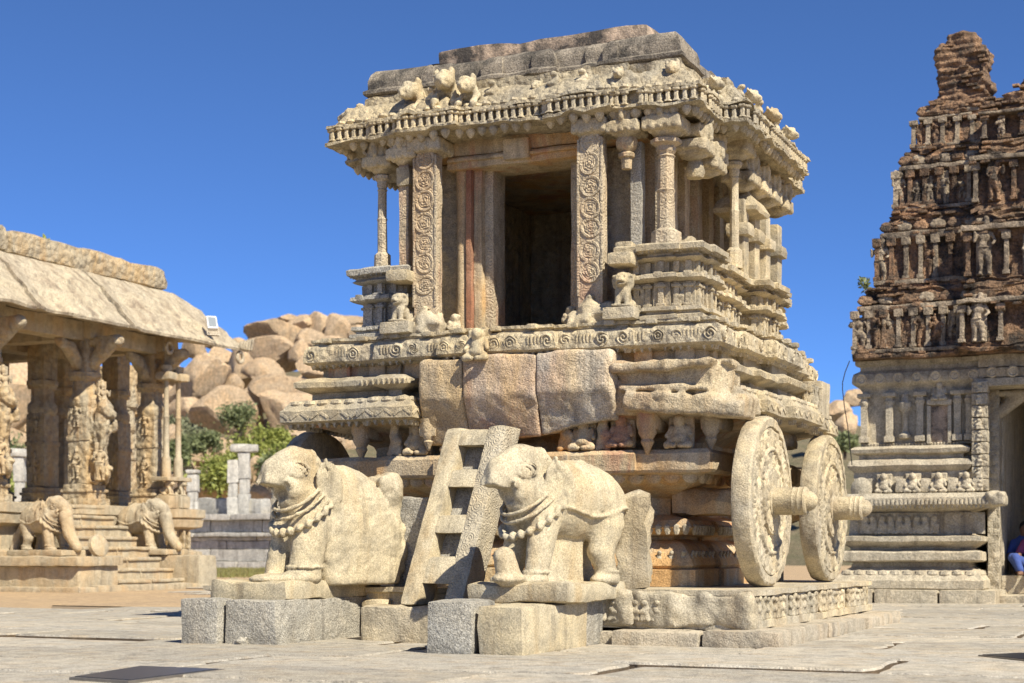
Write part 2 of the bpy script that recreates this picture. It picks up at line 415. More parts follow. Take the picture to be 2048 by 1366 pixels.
# ------------------------------------------------------------------ ground, pavement, hill
g = 700.0
N = 60; gv = []; gf = []
xs = np.sign(np.linspace(-1, 1, N)) * np.abs(np.linspace(-1, 1, N)) ** 3 * 1500
V = np.array([(x - 15, y + 20, 0) for x in xs for y in xs]); V[:, 2] = -.055
F = np.array([(i * N + j, (i + 1) * N + j, (i + 1) * N + j + 1, i * N + j + 1) for i in range(N - 1) for j in range(N - 1)])
obj('ground', mk('ground', V, F, 0), 'sand', kind='structure')
pav = obj('pavement', mk('bed', [(-20, -18, -.045), (14, -18, -.045), (14, 30, -.045), (-20, 30, -.045)], [(0, 1, 2, 3)], 0), 'bed_soil', kind='structure')
sp = [at(a, HZ, d) for a, d in ((-500, 22.7), (100, 22.7), (105, 24.8), (430, 23.4), (440, 38.2), (2400, 38.2), (2400, 62), (-500, 62))]
obj('sand', mk('sand', [(q.x, q.y, -.032) for q in sp], [tuple(range(8))], 0), 'sand', kind='structure')
def inview(x, y, m=60):
    dx, dy = x - CAM.x, y - CAM.y; D = -dx * sY + dy * cY; L = dx * cY + dy * sY
    if D < 7.5: return None
    px = 1024 + FPX * L / D; return (px, HZ + FPX * CAM.z / D, D) if -750 < px < 2800 else None
rs = random.Random(21)
def flag(x0, x1, y0, y1, z):
    n = 8; gap = rs.uniform(.016, .04); pts = []
    C = [(x0 + gap, y0 + gap), (x1 - gap, y0 + gap), (x1 - gap, y1 - gap), (x0 + gap, y1 - gap)]
    for i in range(4):
        a, b = C[i], C[(i + 1) % 4]
        for t in range(n):
            u = t / n; j = .035 if rs.random() < .85 else .06; e = .05 if t == 0 else 0
            x = a[0] + (b[0] - a[0]) * u + rs.uniform(-j, j) * .7; y = a[1] + (b[1] - a[1]) * u + rs.uniform(-j, j) * .7
            cx_, cy_ = (x0 + x1) / 2, (y0 + y1) / 2; pts.append((x + (cx_ - x) * e * .5, y + (cy_ - y) * e * .5))
    cx_, cy_ = (x0 + x1) / 2, (y0 + y1) / 2; tx, ty = rs.uniform(-.007, .007), rs.uniform(-.01, .01)
    V = []; m = len(pts)
    for (ins, dz) in ((0, -.1), (0, -.016), (.014, 0)):
        for x, y in pts:
            d = math.hypot(x - cx_, y - cy_); k = 1 - ins / d; V.append((cx_ + (x - cx_) * k, cy_ + (y - cy_) * k, z + dz + tx * (x - cx_) + ty * (y - cy_)))
    F = [tuple(range(2 * m, 3 * m))]
    for r_ in (0, 1):
        for i in range(m): F.append((r_ * m + i, r_ * m + (i + 1) % m, (r_ + 1) * m + (i + 1) % m, (r_ + 1) * m + i))
    me = mk('flagstone', V, F, 0); me.materials.append(M_('flag')); me.materials.append(M_('joint_soil_shade'))
    for p_ in me.polygons: p_.material_index = 0 if p_.index == 0 or p_.index > m else 1  # side faces painted dark brown: joint soil plus the shade of the gaps
    return me
y = -15.2; nfl = 0
while y < 16:
    h_ = rs.uniform(.85, 1.6); x = -17 + rs.uniform(0, 1)
    while x < 13:
        w_ = rs.uniform(1.3, 3.4); v = inview(x + w_ / 2, y + h_ / 2)
        inside = (x > -2.4 and x + w_ < 2.3 and y > -2.3 and y + h_ < 2)
        sandy = v and ((v[0] < 430 and v[2] > 25.5 - .004 * v[0]) or (v[0] < 100 and v[2] > 23) or v[2] > 40)
        if v and not inside and not sandy and nfl < 300:
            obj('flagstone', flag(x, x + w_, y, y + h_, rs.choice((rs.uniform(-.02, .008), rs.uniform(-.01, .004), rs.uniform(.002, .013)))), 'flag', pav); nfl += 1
        x += w_
    y += h_
# hill behind, with boulders
def hillz(px, D):
    top = np.interp(px, [-900, 0, 350, 560, 720, 1000, 1500, 1700, 2400], [18, 22, 26, 27, 26, 22, 20, 20, 14])
    return top * .8 * np.clip((D - 104) / 80, 0, 1) ** 1.0 * np.clip((330 - D) / 100, 0, 1) ** .5 - .04
V = []; pxs = np.linspace(-1200, 2700, 90); Ds = np.linspace(88, 335, 50)
for px in pxs:
    for D in Ds:
        p = at(px, HZ, D); V.append((p.x, p.y, hillz(px, D)))
V = np.array(V); V[:, 2] += np.where(V[:, 2] > .5, 1.0 * fbm(V * np.array((1, 1, 0)), .12, 3, 4), -.1)
nD = len(Ds); F = np.array([(i * nD + j, (i + 1) * nD + j, (i + 1) * nD + j + 1, i * nD + j + 1) for i in range(len(pxs) - 1) for j in range(nD - 1)])
obj('hill', mk('hill', V, F, 0), 'hill_soil', kind='structure')
def boulder_mesh(seed, sub=5):
    bm = bmesh.new(); bmesh.ops.create_icosphere(bm, subdivisions=sub, radius=1); me = bpy.data.meshes.new('boulder'); bm.to_mesh(me); bm.free()
    n = len(me.vertices); V = np.empty(n * 3); me.vertices.foreach_get('co', V); V = V.reshape(-1, 3)
    rg = np.random.default_rng(seed); k = 12; nn = rg.normal(size=(k, 3)); nn /= np.linalg.norm(nn, axis=1)[:, None]; dd = rg.uniform(.5, .9, k)
    q = V @ nn.T; r_ = np.where(q > .05, dd / np.maximum(q, .05), 9); r_ = -np.log(np.exp(-45 * np.minimum(r_, 1.3)).sum(1) + np.exp(-45 * 1.08)) / 45
    V = V * r_[:, None]; V = V * (1 + .045 * fbm(V, 1.8, 3, seed) + .02 * fbm(V, 6, 3, seed))[:, None]; V = V - .06 * nn[0] * np.exp(-((V @ nn[1] - .1) / .025) ** 2)[:, None] * 0 - V * (.05 * np.exp(-((V @ nn[2] - .15 + .05 * fbm(V, 3, 2, seed)) / .03) ** 2))[:, None]; V /= np.abs(V).max(0)
    me.vertices.foreach_set('co', V.ravel()); me.polygons.foreach_set('use_smooth', np.ones(len(me.polygons), bool)); me.update(); me.set_sharp_from_angle(angle=R(24)); return me
BL = [  # px, py, half width, half height, depth, what one sees
    (572, 638, 19, 8, 172, 'small flat cap boulder perched on the very top of the hill'), (546, 668, 52, 22, 168, 'broad rounded boulder just under the cap boulder'),
    (600, 653, 32, 19, 171, 'rounded boulder right of the hilltop cap'), (634, 652, 24, 22, 170, 'tall pale boulder on the hill crest'), (670, 664, 26, 28, 168, 'upright boulder on the crest left of the chariot shrine'),
    (628, 684, 34, 24, 164, 'pinkish boulder in front of the crest'), (698, 648, 40, 16, 174, 'wide boulder on the crest touching the shrine outline'), (712, 668, 28, 18, 168, 'rounded boulder below the rightmost crest boulder'),
    (481, 697, 20, 17, 164, 'small square boulder at the left end of the crest'), (548, 709, 52, 28, 158, 'large blocky boulder with a vertical split in mid hill'), (604, 715, 22, 30, 156, 'upright boulder beside the large blocky one'),
    (433, 717, 28, 29, 160, 'egg shaped boulder leaning left of the crest'), (486, 742, 30, 38, 154, 'tall wedge boulder in the middle of the hill'), (536, 752, 42, 29, 150, 'flat topped boulder under the large blocky one'),
    (410, 762, 44, 42, 146, 'big tilted boulder right of the pavilion columns'), (590, 782, 72, 36, 144, 'long sloping slab boulder running towards the chariot cornice'), (572, 835, 50, 44, 139, 'dark faced boulder under the sloping slab'),
    (452, 826, 56, 42, 136, 'huge rounded boulder above the green bushes'), (368, 786, 30, 24, 150, 'boulder seen just right of the colonnettes'), (345, 752, 24, 24, 156, 'boulder half hidden behind the pavilion colonnettes'),
    (362, 820, 36, 24, 138, 'low boulder at the foot of the colonnettes'), (610, 876, 62, 22, 126, 'pale flat slab of rock above the left elephant'), (441, 896, 36, 24, 120, 'rounded boulder among the bushes'),
    (400, 914, 22, 18, 118, 'small grey boulder left among the bushes'), (517, 950, 26, 30, 104, 'angular brown boulder behind the broken pillar'), (429, 978, 42, 22, 102, 'long low boulder behind the ruined wall'),
    (362, 972, 28, 22, 102, 'boulder behind the ruined wall near the pavilion'), (415, 948, 12, 11, 106, 'little knob of rock standing on the low boulder'), (516, 992, 24, 20, 100, 'half buried boulder behind the broken pillar foot'),
    (423, 688, 19, 13, 170, 'boulder peeping out beside the floodlight'), (30, 790, 60, 66, 140, 'large boulder seen between the pavilion columns'), (10, 890, 46, 40, 122, 'lower boulder seen between the pavilion columns'), (60, 900, 30, 30, 124, 'rounded boulder beside the dark pavilion column'),
    (330, 700, 26, 22, 165, 'boulder behind the pavilion bracket'), (240, 790, 40, 50, 150, 'boulder glimpsed inside the pavilion'), (390, 700, 22, 20, 168, 'boulder left of the egg shaped one'), (455, 780, 26, 26, 148, 'stone jammed between big tilted and flat topped boulders'), (520, 800, 30, 22, 146, 'boulder in the gap under the flat topped one'),
    (1672, 828, 26, 22, 150, 'distant grey boulder between chariot and tower'), (1695, 850, 24, 24, 140, 'lower distant boulder between chariot and tower'), (1705, 800, 20, 18, 165, 'topmost distant boulder between chariot and tower'),
    (640, 730, 40, 30, 155, 'boulder against the cornice end'), (665, 700, 36, 22, 160, 'boulder under the crest next to the shrine base'), (330, 880, 30, 26, 120, 'boulder behind the colonnette base'), (500, 845, 20, 30, 140, 'narrow boulder beside the dark faced one'), (560, 905, 34, 16, 118, 'low rock under the pale slab')]
rb_ = random.Random(8)
BM = [boulder_mesh(100 + q, 3) for q in range(8)]
for i, (px, py, rx, ry, D, words) in enumerate(BL):
    c = at(px, py, D); sx, sz = rx * D / FPX, ry * D / FPX
    o = obj('boulder', boulder_mesh(i + 3, 4), 'boulder', None, T(*c) @ RZ(YAW + rb_.uniform(-.2, .2)) @ S(sx * 1.3, max(sx, sz) * 1.1, sz * 1.3))
    tag(o, words, 'boulder', 'granite boulders on the hill')
LB = set()
for i in range(70):
    D = rb_.uniform(100, 178); px = rb_.uniform(-40, 720); c = at(px, HZ, D); z = float(hillz(px, D))
    if z < .3: continue
    q = rb_.uniform(.9, 2.4); o = obj('boulder', BM[i % len(BM)], 'boulder', None, T(c.x, c.y, z + q * .25) @ RZ(rb_.uniform(0, 6)) @ S(q * 1.25, q, q * .8))
    py = HZ - (z - CAM.z) * FPX / D; b = min(BL, key=lambda e: math.hypot(e[0] - px, e[1] - py)); dx, dy = px - b[0], py - b[1]
    rel = ('just right of' if dx > 0 else 'just left of') if abs(dx) > abs(dy) else ('directly below' if dy > 0 else 'directly above')
    for size in ('lesser rock', 'small rounded rock', 'smooth lesser stone', 'blunt small boulder', 'dusky lesser boulder', 'low lesser boulder', 'squat small rock', 'pale lesser rock', 'tilted small boulder', 'flat small rock', 'lone small stone', 'broken lesser boulder'):
        lb = f'{size} {rel} the ' + ' '.join(b[5].split()[:9])
        if lb not in LB: break
    LB.add(lb); tag(o, lb, 'boulder', 'lesser boulders on the slope')
# bushes
def leaves(n, rad, seed, ls):
    rg = np.random.default_rng(seed); cl = rg.normal(size=(16, 3)); cl /= np.linalg.norm(cl, axis=1)[:, None]; cl *= rg.uniform(.25, .8, 16)[:, None]; cl[:, 2] = np.abs(cl[:, 2]) * .9 + .1
    c = cl[rg.integers(0, 16, n)] + rg.normal(size=(n, 3)) * .17; c = c * np.array(rad)
    a = rg.normal(size=(n, 3)); a /= np.linalg.norm(a, axis=1)[:, None]; b = np.cross(a, rg.normal(size=(n, 3))); b /= np.linalg.norm(b, axis=1)[:, None]
    s_ = ls * rg.uniform(.6, 1.4, n)[:, None]; V = np.stack([c - a * s_ * 1.5, c + b * s_ * .6, c + a * s_ * 1.5, c - b * s_ * .6], 1).reshape(-1, 3)
    return mk('leaves', V, np.arange(n * 4).reshape(-1, 4), 0)
BU = [(380, 872, 34, 34, 128, 'leaf_grey', 'grey-green thorny bush beside the colonnettes'), (505, 890, 48, 42, 116, 'leaf_bright', 'bright green round bush behind the broken pillar'), (478, 828, 36, 30, 128, 'leaf_dark', 'dark olive shrub growing between the boulders'),
      (575, 905, 44, 26, 110, 'leaf_bright', 'low spreading bush above the head of the left elephant'), (440, 945, 50, 34, 108, 'leaf_bright', 'broad green bush behind the ruined wall'), (410, 880, 30, 22, 122, 'leaf_dark', 'small dark bush under the huge rounded boulder'),
      (352, 900, 30, 30, 118, 'leaf_dark', 'dark bush behind the colonnette feet'), (20, 905, 40, 40, 112, 'leaf_dark', 'bush seen under the pavilion between its columns'), (550, 870, 34, 20, 118, 'leaf_bright', 'yellowish bush at the edge of the pale slab'), (540, 935, 34, 26, 106, 'leaf_dark', 'dark bush right of the broken pillar'), (15, 980, 34, 26, 100, 'leaf_bright', 'low green shrub at the left edge under the pavilion'), (360, 850, 24, 22, 132, 'leaf_grey', 'wispy grey shrub on the slope near the colonnettes'),
      (1690, 880, 20, 18, 120, 'leaf_dark', 'little dark bush between chariot and tower')]
for i, (px, py, rx, ry, D, mat, words) in enumerate(BU):
    rx, ry, D = rx * 1.15, ry * 1.1, D - 8; c = at(px, py + ry * .8, D); t = thing('bush', words, 'bush', c, 0, 'bushes on the hillside'); s_ = D / FPX
    obj('foliage', leaves(1900, (rx * s_ * 1.15, rx * s_, ry * s_ * 1.7), i, .11), mat, t, T(*c))
    st_ = [tube([(0, 0, -.8), (.15 * math.cos(k * 2), .15 * math.sin(k * 2), .4 * ry * s_), (.5 * rx * s_ * math.cos(k * 2.1), .5 * rx * s_ * math.sin(k * 2.1), 1.1 * ry * s_)], [.09, .06, .03], 5) for k in range(4)]
    obj('stem', join(*[(m_, Matrix()) for m_ in st_]), 'bark', t, T(*c))
# grass before the ruined wall
rg = np.random.default_rng(4); n = 9000; pxr = rg.uniform(400, 640, n); Dr = 52 + 24 * rg.random(n) ** .8; Vg = []
base_ = np.array([at(a, HZ, d) for a, d in zip(pxr, Dr)]); base_[:, 2] = -.05; hgt = rg.uniform(.06, .2, n); an = rg.uniform(0, 6.28, n); wv = .03
ux = np.stack([np.cos(an) * wv, np.sin(an) * wv, 0 * an], 1); ln = np.stack([rg.normal(size=n) * .04, rg.normal(size=n) * .04, hgt], 1)
Vg = np.stack([base_ - ux, base_ + ux, base_ + ln], 1).reshape(-1, 3)
o = obj('grass', mk('grass', Vg, np.arange(3 * n).reshape(-1, 3), 0), 'grass_blade', kind='stuff'); tag(o, 'thin dry green grass in front of the ruined wall', 'grass')
# dark plates let into the pavement
def plate(corners, label, frame=True):
    c = sum((Vector((p[0], p[1], 0)) for p in corners), Vector()) / 4; t = thing('floor_hatch', label, 'hatch', (c.x, c.y, 0), 0, 'dark plates in the pavement')
    def slab(sc, z0, z1):
        q = [(c.x + (p[0] - c.x) * sc, c.y + (p[1] - c.y) * sc) for p in corners]; V = [(x, y, z0) for x, y in q] + [(x, y, z1) for x, y in q]
        return mk('slab', V, [(3, 2, 1, 0), (4, 5, 6, 7), (0, 1, 5, 4), (1, 2, 6, 5), (2, 3, 7, 6), (3, 0, 4, 7)], 0)
    obj('frame', slab(1.05, -.03, .012), 'frame_metal', t); obj('cover', slab(.97, -.02, .017), 'dark_metal', t); return t
plate([(-.18, -7.99), (.31, -8.08), (.28, -7.07), (-.37, -7.05)], 'dark metal plate let into the pavement at the lower left')
plate([(4.66, -3.55), (5.25, -4.2), (5.35, -3.3), (4.9, -3.2)], 'dark metal plate in the pavement at the right edge')
# ------------------------------------------------------------------ shared carved shapes
def lion_f(P):
    d = uni(.03, ell(P, (0, .02, .13), (.075, .13, .10)), ell(P, (0, -.09, .17), (.075, .08, .12)), ell(P, (0, -.13, .31), (.085, .085, .085)),
            ell(P, (0, -.215, .28), (.06, .06, .05)), ell(P, (0, -.08, .29), (.13, .06, .125)))
    for s in (-1, 1):
        d = uni(.02, d, seg_(P, (s * .05, -.12, .18), (s * .055, -.17, .02), .038, .032), seg_(P, (s * .075, .1, .12), (s * .085, .0, .02), .055, .04), ell(P, (s * .095, -.12, .35), (.025, .02, .02)), tor(P, (s * .04, -.2, .33), .02, .007, rotm(75)))
    d = np.maximum(d, -ell(P, (0, -.27, .262), (.05, .05, .016)))
    for s in (-1, 1): d = np.maximum(d, -ell(P, (s * .032, -.215, .325), (.013, .02, .012)))
    d = np.minimum(d, bx(P, (0, -.02, .015), (.12, .2, .015), .01))
    return d + .006 * fbm(P, 22, 2, 3)
LION = nets(lion_f, (-.15, -.29, -.01), (.15, .22, .44), .013)
def fig_f(P, sway=.02, arm=1):
    d = uni(.02, ell(P, (sway, 0, .86), (.062, .065, .075)), ell(P, (sway, .01, .955), (.05, .05, .06)), seg_(P, (sway, 0, .80), (0, 0, .72), .035, .05),
            ell(P, (0, 0, .66), (.105, .065, .10)), ell(P, (-sway, 0, .52), (.075, .055, .09)), ell(P, (-sway, 0, .43), (.10, .07, .08)))
    for s in (-1, 1):
        d = uni(.02, d, seg_(P, (s * .05 - sway, 0, .42), (s * .065, -.02 * s, .22), .062, .045), seg_(P, (s * .065, -.02 * s, .22), (s * .07, .01, .03), .045, .032), ell(P, (s * .075, -.03, .02), (.035, .065, .022)))
        d = uni(.015, d, seg_(P, (s * .11, 0, .71), (s * .17, -.02, .58), .034, .028), seg_(P, (s * .17, -.02, .58), ((s * .12, -.08, .52) if s * arm > 0 else (s * .17, -.07, .72)), .028, .024))
    d = uni(.01, d, tor(P, (-sway, 0, .47), .092, .016), tor(P, (0, -.01, .75), .06, .012))
    return np.minimum(d, bx(P, (0, .07, .48), (.13, .03, .5), .02)) + .006 * fbm(P, 20, 2, 5)
FIG = [nets(lambda P, a=a, b=b, c=c: fig_f(P, a, b) + c * fbm(P, 6, 3, int(c * 900)), (-.25, -.15, -.01), (.25, .14, 1.06), .021) for a, b, c in ((.03, 1, .0), (-.03, -1, .004), (.05, -1, .03), (-.01, 1, .045), (-.05, 1, .02))]
def dwarf_f(P):
    d = uni(.02, ell(P, (0, -.03, .27), (.06, .06, .065)), ell(P, (0, 0, .15), (.085, .075, .09)), ell(P, (0, -.02, .09), (.095, .08, .06)))
    for s in (-1, 1):
        d = uni(.018, d, seg_(P, (s * .06, -.02, .08), (s * .11, -.08, .03), .042, .035), seg_(P, (s * .11, -.08, .03), (s * .03, -.11, .02), .032, .024), seg_(P, (s * .085, 0, .2), (s * .12, -.05, .12), .026, .024))
    return np.minimum(d, bx(P, (0, .05, .16), (.13, .03, .165), .02)) + .004 * fbm(P, 25, 2, 8)
DWARF = nets(dwarf_f, (-.17, -.17, -.02), (.17, .1, .36), .012)
def lump_f(P):
    d = uni(.03, ell(P, (0, 0, .10), (.05, .05, .10)), ell(P, (.01, -.03, .21), (.035, .035, .038)), seg_(P, (-.03, -.03, .14), (.06, -.045, .10), .02, .018), seg_(P, (-.025, 0, .06), (-.04, -.03, .0), .026, .022), seg_(P, (.03, 0, .06), (.045, -.03, .0), .026, .022))
    return d + .01 * fbm(P, 22, 2, 2)
LUMP = [nets(lambda P, o=o: lump_f(P * np.array((o, 1, 1))), (-.1, -.1, -.03), (.1, .08, .26), .014) for o in (1, -1)]
def cap_f(P):                                # bracket capital, 0.36 tall, hanging lobes and volutes
    d = bx(P, (0, 0, .125), (.19, .19, .05), .015)
    d = uni(.02, d, bx(P, (0, 0, .065), (.14, .14, .04), .03), ell(P, (0, 0, .03), (.12, .12, .05)))
    d = uni(.012, d, bx(P, (0, 0, .26), (.1, .17, .09), .02))
    for s in (-1, 1):
        v = cyl(P, (s * .13, 0, .27), .075, .13, rotm(90), .012); v = np.maximum(v, -cyl(P, (s * .145, -.13, .275), .025, .05, rotm(90)))
        d = uni(.012, d, v)
    d = uni(.01, d, seg_(P, (0, -.19, .2), (0, -.17, .33), .035, .045), seg_(P, (0, -.19, .2), (0, -.19, .17), .03, .012))
    for k in range(5): d = np.minimum(d, ell(P, (-.16 + .08 * k, -.15, .072), (.038, .05, .035)))
    for k in range(5): d = np.minimum(d, ell(P, (.15, -.16 + .08 * k, .072), (.05, .038, .035)))
    return d + .006 * fbm(P, 18, 2, 4)
def beast_f(P):
    d = uni(.05, seg_(P, (0, .16, .06), (0, -.04, .16), .085, .09), ell(P, (0, -.13, .24), (.085, .09, .085)), ell(P, (0, -.2, .2), (.06, .06, .05)), ell(P, (.05, -.1, .31), (.04, .04, .05)), ell(P, (-.06, -.1, .3), (.035, .04, .05)))
    for s_ in (-1, 1): d = uni(.03, d, seg_(P, (s_ * .07, -.06, .14), (s_ * .08, -.18, .03), .04, .035))
    return np.maximum(d, -ell(P, (0, -.27, .19), (.05, .06, .018))) + .035 * fbm(P, 11, 3, 6)
BEAST = nets(beast_f, (-.18, -.3, -.03), (.18, .28, .42), .016)
CAP = nets(cap_f, (-.24, -.25, -.04), (.24, .25, .37), .016)
BUD = lathe([(.0, -.085), (.012, -.078), (.03, -.05), (.042, -.02), (.045, .01), (.03, .04)], 7)
TOOTH = mk('tooth', [(-.03, -.02, .03), (.03, -.02, .03), (.03, .05, .03), (-.03, .05, .03), (0, -.012, -.035), (0, .04, -.035)], [(0, 3, 2, 1), (0, 1, 4), (1, 2, 5, 4), (2, 3, 5), (3, 0, 4, 5)], 0)
POST = lathe([(.0, 0), (.022, 0), (.022, .012), (.013, .018), (.015, .06), (.012, .09), (.024, .1), (.026, .118), (.0, .12)], 6)
def ros_d(r_, t, z):
    return r_, z + .010 * np.sin(r_ * 130 + t * 1.0) * (r_ > .01)
ROSES = [lathe([(.098, -.03), (.1, 0)] + [(.096 - .006 * k, .014) for k in range(16)] + [(.001, .02)], 26, (lambda r_, t, z, q=q: (r_ * (1 + .05 * np.sin(t * (2 + q) + q)), z + (.008 + .002 * (q % 3)) * np.sin(r_ * (95 + 14 * q) + t * (1, 2, 1, 0, 5)[q]) * (r_ > .01))), 60) for q in range(5)]
ROS = lathe([(.098, -.03), (.1, 0)] + [(.096 - .006 * k, .014) for k in range(16)] + [(.001, .02)], 26, ros_d, 60)
def place(name, me, mat, parent, lst, z, M2=None, skip=0.0, jit=.0, rnd=random.Random(3)):
    for x, y, a, f in lst:
        if rnd.random() < skip: continue
        o = obj(name, me, mat, parent, T(x, y, z + rnd.uniform(-jit, jit)) @ RZ(a) @ (M2 or Matrix()) @ RZ(rnd.uniform(-jit, jit) * 4))

# ------------------------------------------------------------------ the chariot
ch = thing('stone_chariot', 'carved granite temple chariot with stone wheels and a pillared shrine, centre of the court', 'chariot')
pl = obj('plinth', loft(plan(2.73, 2.56, cy=-.32), [(0, .13), (0, .195), (-.05, .205), (-.05, .405), (0, .415), (0, .46)], .12, .008, 6, 1), 'granite_warm', ch)
rnd = random.Random(5)
for i in range(36):
    y = -2.72 + i * .137
    if i % 9 == 8: obj('post', rbox((2.675, y - .025, .2), (2.715, y + .025, .41), .06, .01, .003), 'granite_warm', pl); continue
    obj('relief_figure', LUMP[i % 2], 'granite_warm', pl, T(2.69, y, .205) @ RZ(R(90)) @ S(.85 + rnd.uniform(-.1, .1), .75, .8 + rnd.uniform(-.08, .04)))
obj('damaged_face', nets(lambda P: bx(P, (2.2, -2.86, .29), (.53, .06, .155), .03) + .05 * fbm(P, 4, 3, 9) + .01 * fbm(P, 16, 2, 1), (1.6, -3.0, .1), (2.78, -2.72, .47), .025), 'granite_warm', pl)
obj('damaged_face', nets(lambda P: bx(P, (1.35, -2.86, .29), (.33, .06, .155), .02) + .05 * fbm(P, 5, 3, 19), (.9, -3.0, .1), (1.75, -2.72, .47), .03), 'granite_warm', pl)
for i in range(7): obj('relief_figure', LUMP[i % 2], 'granite_warm', pl, T(1.3 + i * .1, -2.9, .2) @ S(.8, .7, .7))
# foundation slabs showing under the plinth
for k, (x0, y0, x1, y1, h) in enumerate(((2.35, -3.08, 3.0, -1.2, .13), (2.3, -1.19, 3.02, .42, .125), (2.3, .43, 3.05, 2.2, .12), (1.55, -3.12, 2.34, -2.5, .12), (1.2, -3.0, 1.54, -2.6, .10))):
    obj('foundation_slab', rbox((x0, y0, -.03), (x1, y1, h), .14, .035, .016, 4, k), 'kerb_stone', ch)
BP = plan(1.86, 1.66, [(1.15, .05), (.5, .1)], [(.9, .05)])
base = obj('base', loft(BP, [(0, .46), (0, .62), (-.06, .63), (-.03, .66), (-.05, .72), (-.16, .84), (-.2, .87), (-.3, .9), (-.3, .93), (-.13, .96), (-.06, 1.01), (-.11, 1.08), (-.27, 1.12), (-.36, 1.14), (-.36, 1.3), (-.22, 1.36), (0, 1.44), (.1, 1.5)], .1, .008, 6, 2), 'granite_pigment', ch)
obj('beam', loft(BP, [(.08, 1.5), (.18, 1.515), (.2, 1.54), (.2, 1.69), (.16, 1.73), (-.3, 1.74)], .1, .008, 6, 3), 'granite_pigment', ch)
place('lobe', lathe([(0, -.06), (.05, -.05), (.085, -.01), (.09, .04), (.05, .06)], 8), 'granite_pigment', base, perim(BP, .06, .17), 1.475, S(1, .6, 1))
place('petal', lathe([(0, -.06), (.02, -.05), (.036, -.01), (.036, .03), (.0, .05)], 6), 'granite_warm', base, perim(BP, -.075, .085), 1.0, S(1, .7, 1), .06)
place('relief_leaf', LUMP[0], 'granite_warm', base, perim(BP, -.08, .11), .645, S(.6, .45, .62), .1)
CP = plan(1.62, 1.4)
obj('neck', loft(CP, [(0, 1.73), (0, 1.86), (.2, 1.98), (.5, 2.06), (.45, 2.1)], .15, .012, 5, 4), 'granite_pigment', ch)
PL = plan(2.38, 2.05, [(1.46, .08), (.84, -.22)], [(1.3, .07), (.62, .17)])
PL = [q for k, q in enumerate(PL) if not (q[0] > .3 and q[1] < -1.7)]; k = next(i for i, q in enumerate(PL) if q[0] > 2.3); PL[k:k] = [(2.38, -1.83)]
ledge = obj('ledge', loft(PL, [(-.35, 2.05), (-.05, 2.07), (0, 2.09), (0, 2.2), (-.025, 2.215), (-.045, 2.25), (-.09, 2.3), (-.17, 2.325), (-.24, 2.33), (-.24, 2.39), (-.13, 2.42), (-.10, 2.44), (-.1, 2.49), (-.18, 2.535), (-.32, 2.55), (-.32, 2.68)], .1, .009, 6, 5), 'granite_warm', ch)
place('tooth', TOOTH, 'granite_warm', ledge, [q for q in perim(PL, -.06, .085, 'frl') if not (q[3] == 'f' and -.84 < q[0])], 2.055, S(.9), .04, .006)
ZIG = rbox((-.05, -.012, -.016), (.05, .012, .016), .03, .008, .004)
k = 0
for x, y, a, f in perim(PL, .0, .11, 'frl'):
    if f == 'f' and x > -.84: continue
    k += 1; obj('vine_wave', ZIG, 'granite_warm', ledge, T(x, y, 2.145) @ RZ(a) @ RY(R(32 if k % 2 else -32)))
place('scallop', ell_me := lathe([(0, -.03), (.04, -.025), (.06, .0), (.05, .03), (0, .04)], 8), 'granite_warm', ledge, [q for q in perim(PL, -.075, .16, 'frl') if not (q[3] == 'f' and q[0] > -.84)], 2.27, S(1.1, .7, 1))
place('ribbing', rbox((-.012, -.03, -.03), (.012, .03, .03), .05, .01, .002), 'granite_warm', ledge, [q for q in perim(PL, -.105, .055, 'fr') if (q[3] == 'f' and -1.5 < q[0] < -.84) or (q[3] == 'r' and abs(q[1]) < .62)], 2.46, RX(R(18)))
PC = plan(2.18, 1.93, [(1.36, .05), (.62, .13)], [(1.25, .07), (.55, .17)])
corn = obj('cornice', loft(PC, [(-.3, 2.64), (-.14, 2.645), (-.03, 2.67), (0, 2.69), (0, 2.72), (-.012, 2.82), (-.04, 2.86), (-.09, 2.87), (-.085, 2.895), (-.06, 2.9), (-.06, 2.93), (-.3, 2.94)], .09, .008, 7, 6), 'granite_carved', ch)
place('tooth', TOOTH, 'granite_warm', corn, perim(PC, -.06, .075, 'frl'), 2.655, S(.75), .05, .005)
k = 0
for x, y, a, f in perim(PC, -.01, .175, 'fr'):
    k += 1
    if k % 3 == 0 or rnd.random() < .12: continue
    q = rnd.uniform(.5, .68); obj('rosette', rnd.choice(ROSES), 'granite_warm', corn, T(x + rnd.uniform(-.02, .02), y, 2.765 + rnd.uniform(-.008, .008)) @ RZ(a) @ RX(R(97)) @ RZ(rnd.uniform(0, 6) if rnd.random() < .5 else 0) @ S(q, q if k % 2 else -q, rnd.uniform(.6, 1.1)))
place('flute', rbox((-.011, -.014, -.042), (.011, .014, .042), .06, .008, .002), 'granite_warm', corn, [q for i, q in enumerate(perim(PC, -.008, .036, 'fr')) if (i // 5) % 3 == 2], 2.775)
place('stud', rbox((-.05, -.05, -.02), (.05, .05, .03), .06, .012, .006), 'granite_warm', corn, perim(PC, -.05, .35, 'frl'), 2.9)
obj('seated_dwarf', DWARF, 'granite_statue', corn, T(-.17, -2.06, 2.6) @ S(.95))
obj('recessed_wall', loft(plan(1.98, 1.76), [(0, 2.5), (0, 2.66)], .15, .006), 'granite_pigment', ch)
place('panel_post', rbox((-.09, -.03, 2.5), (.09, .03, 2.66), .08, .008, .003), 'granite_pigment', corn, perim(plan(1.98, 1.76), .02, .42, 'fr'), 0)
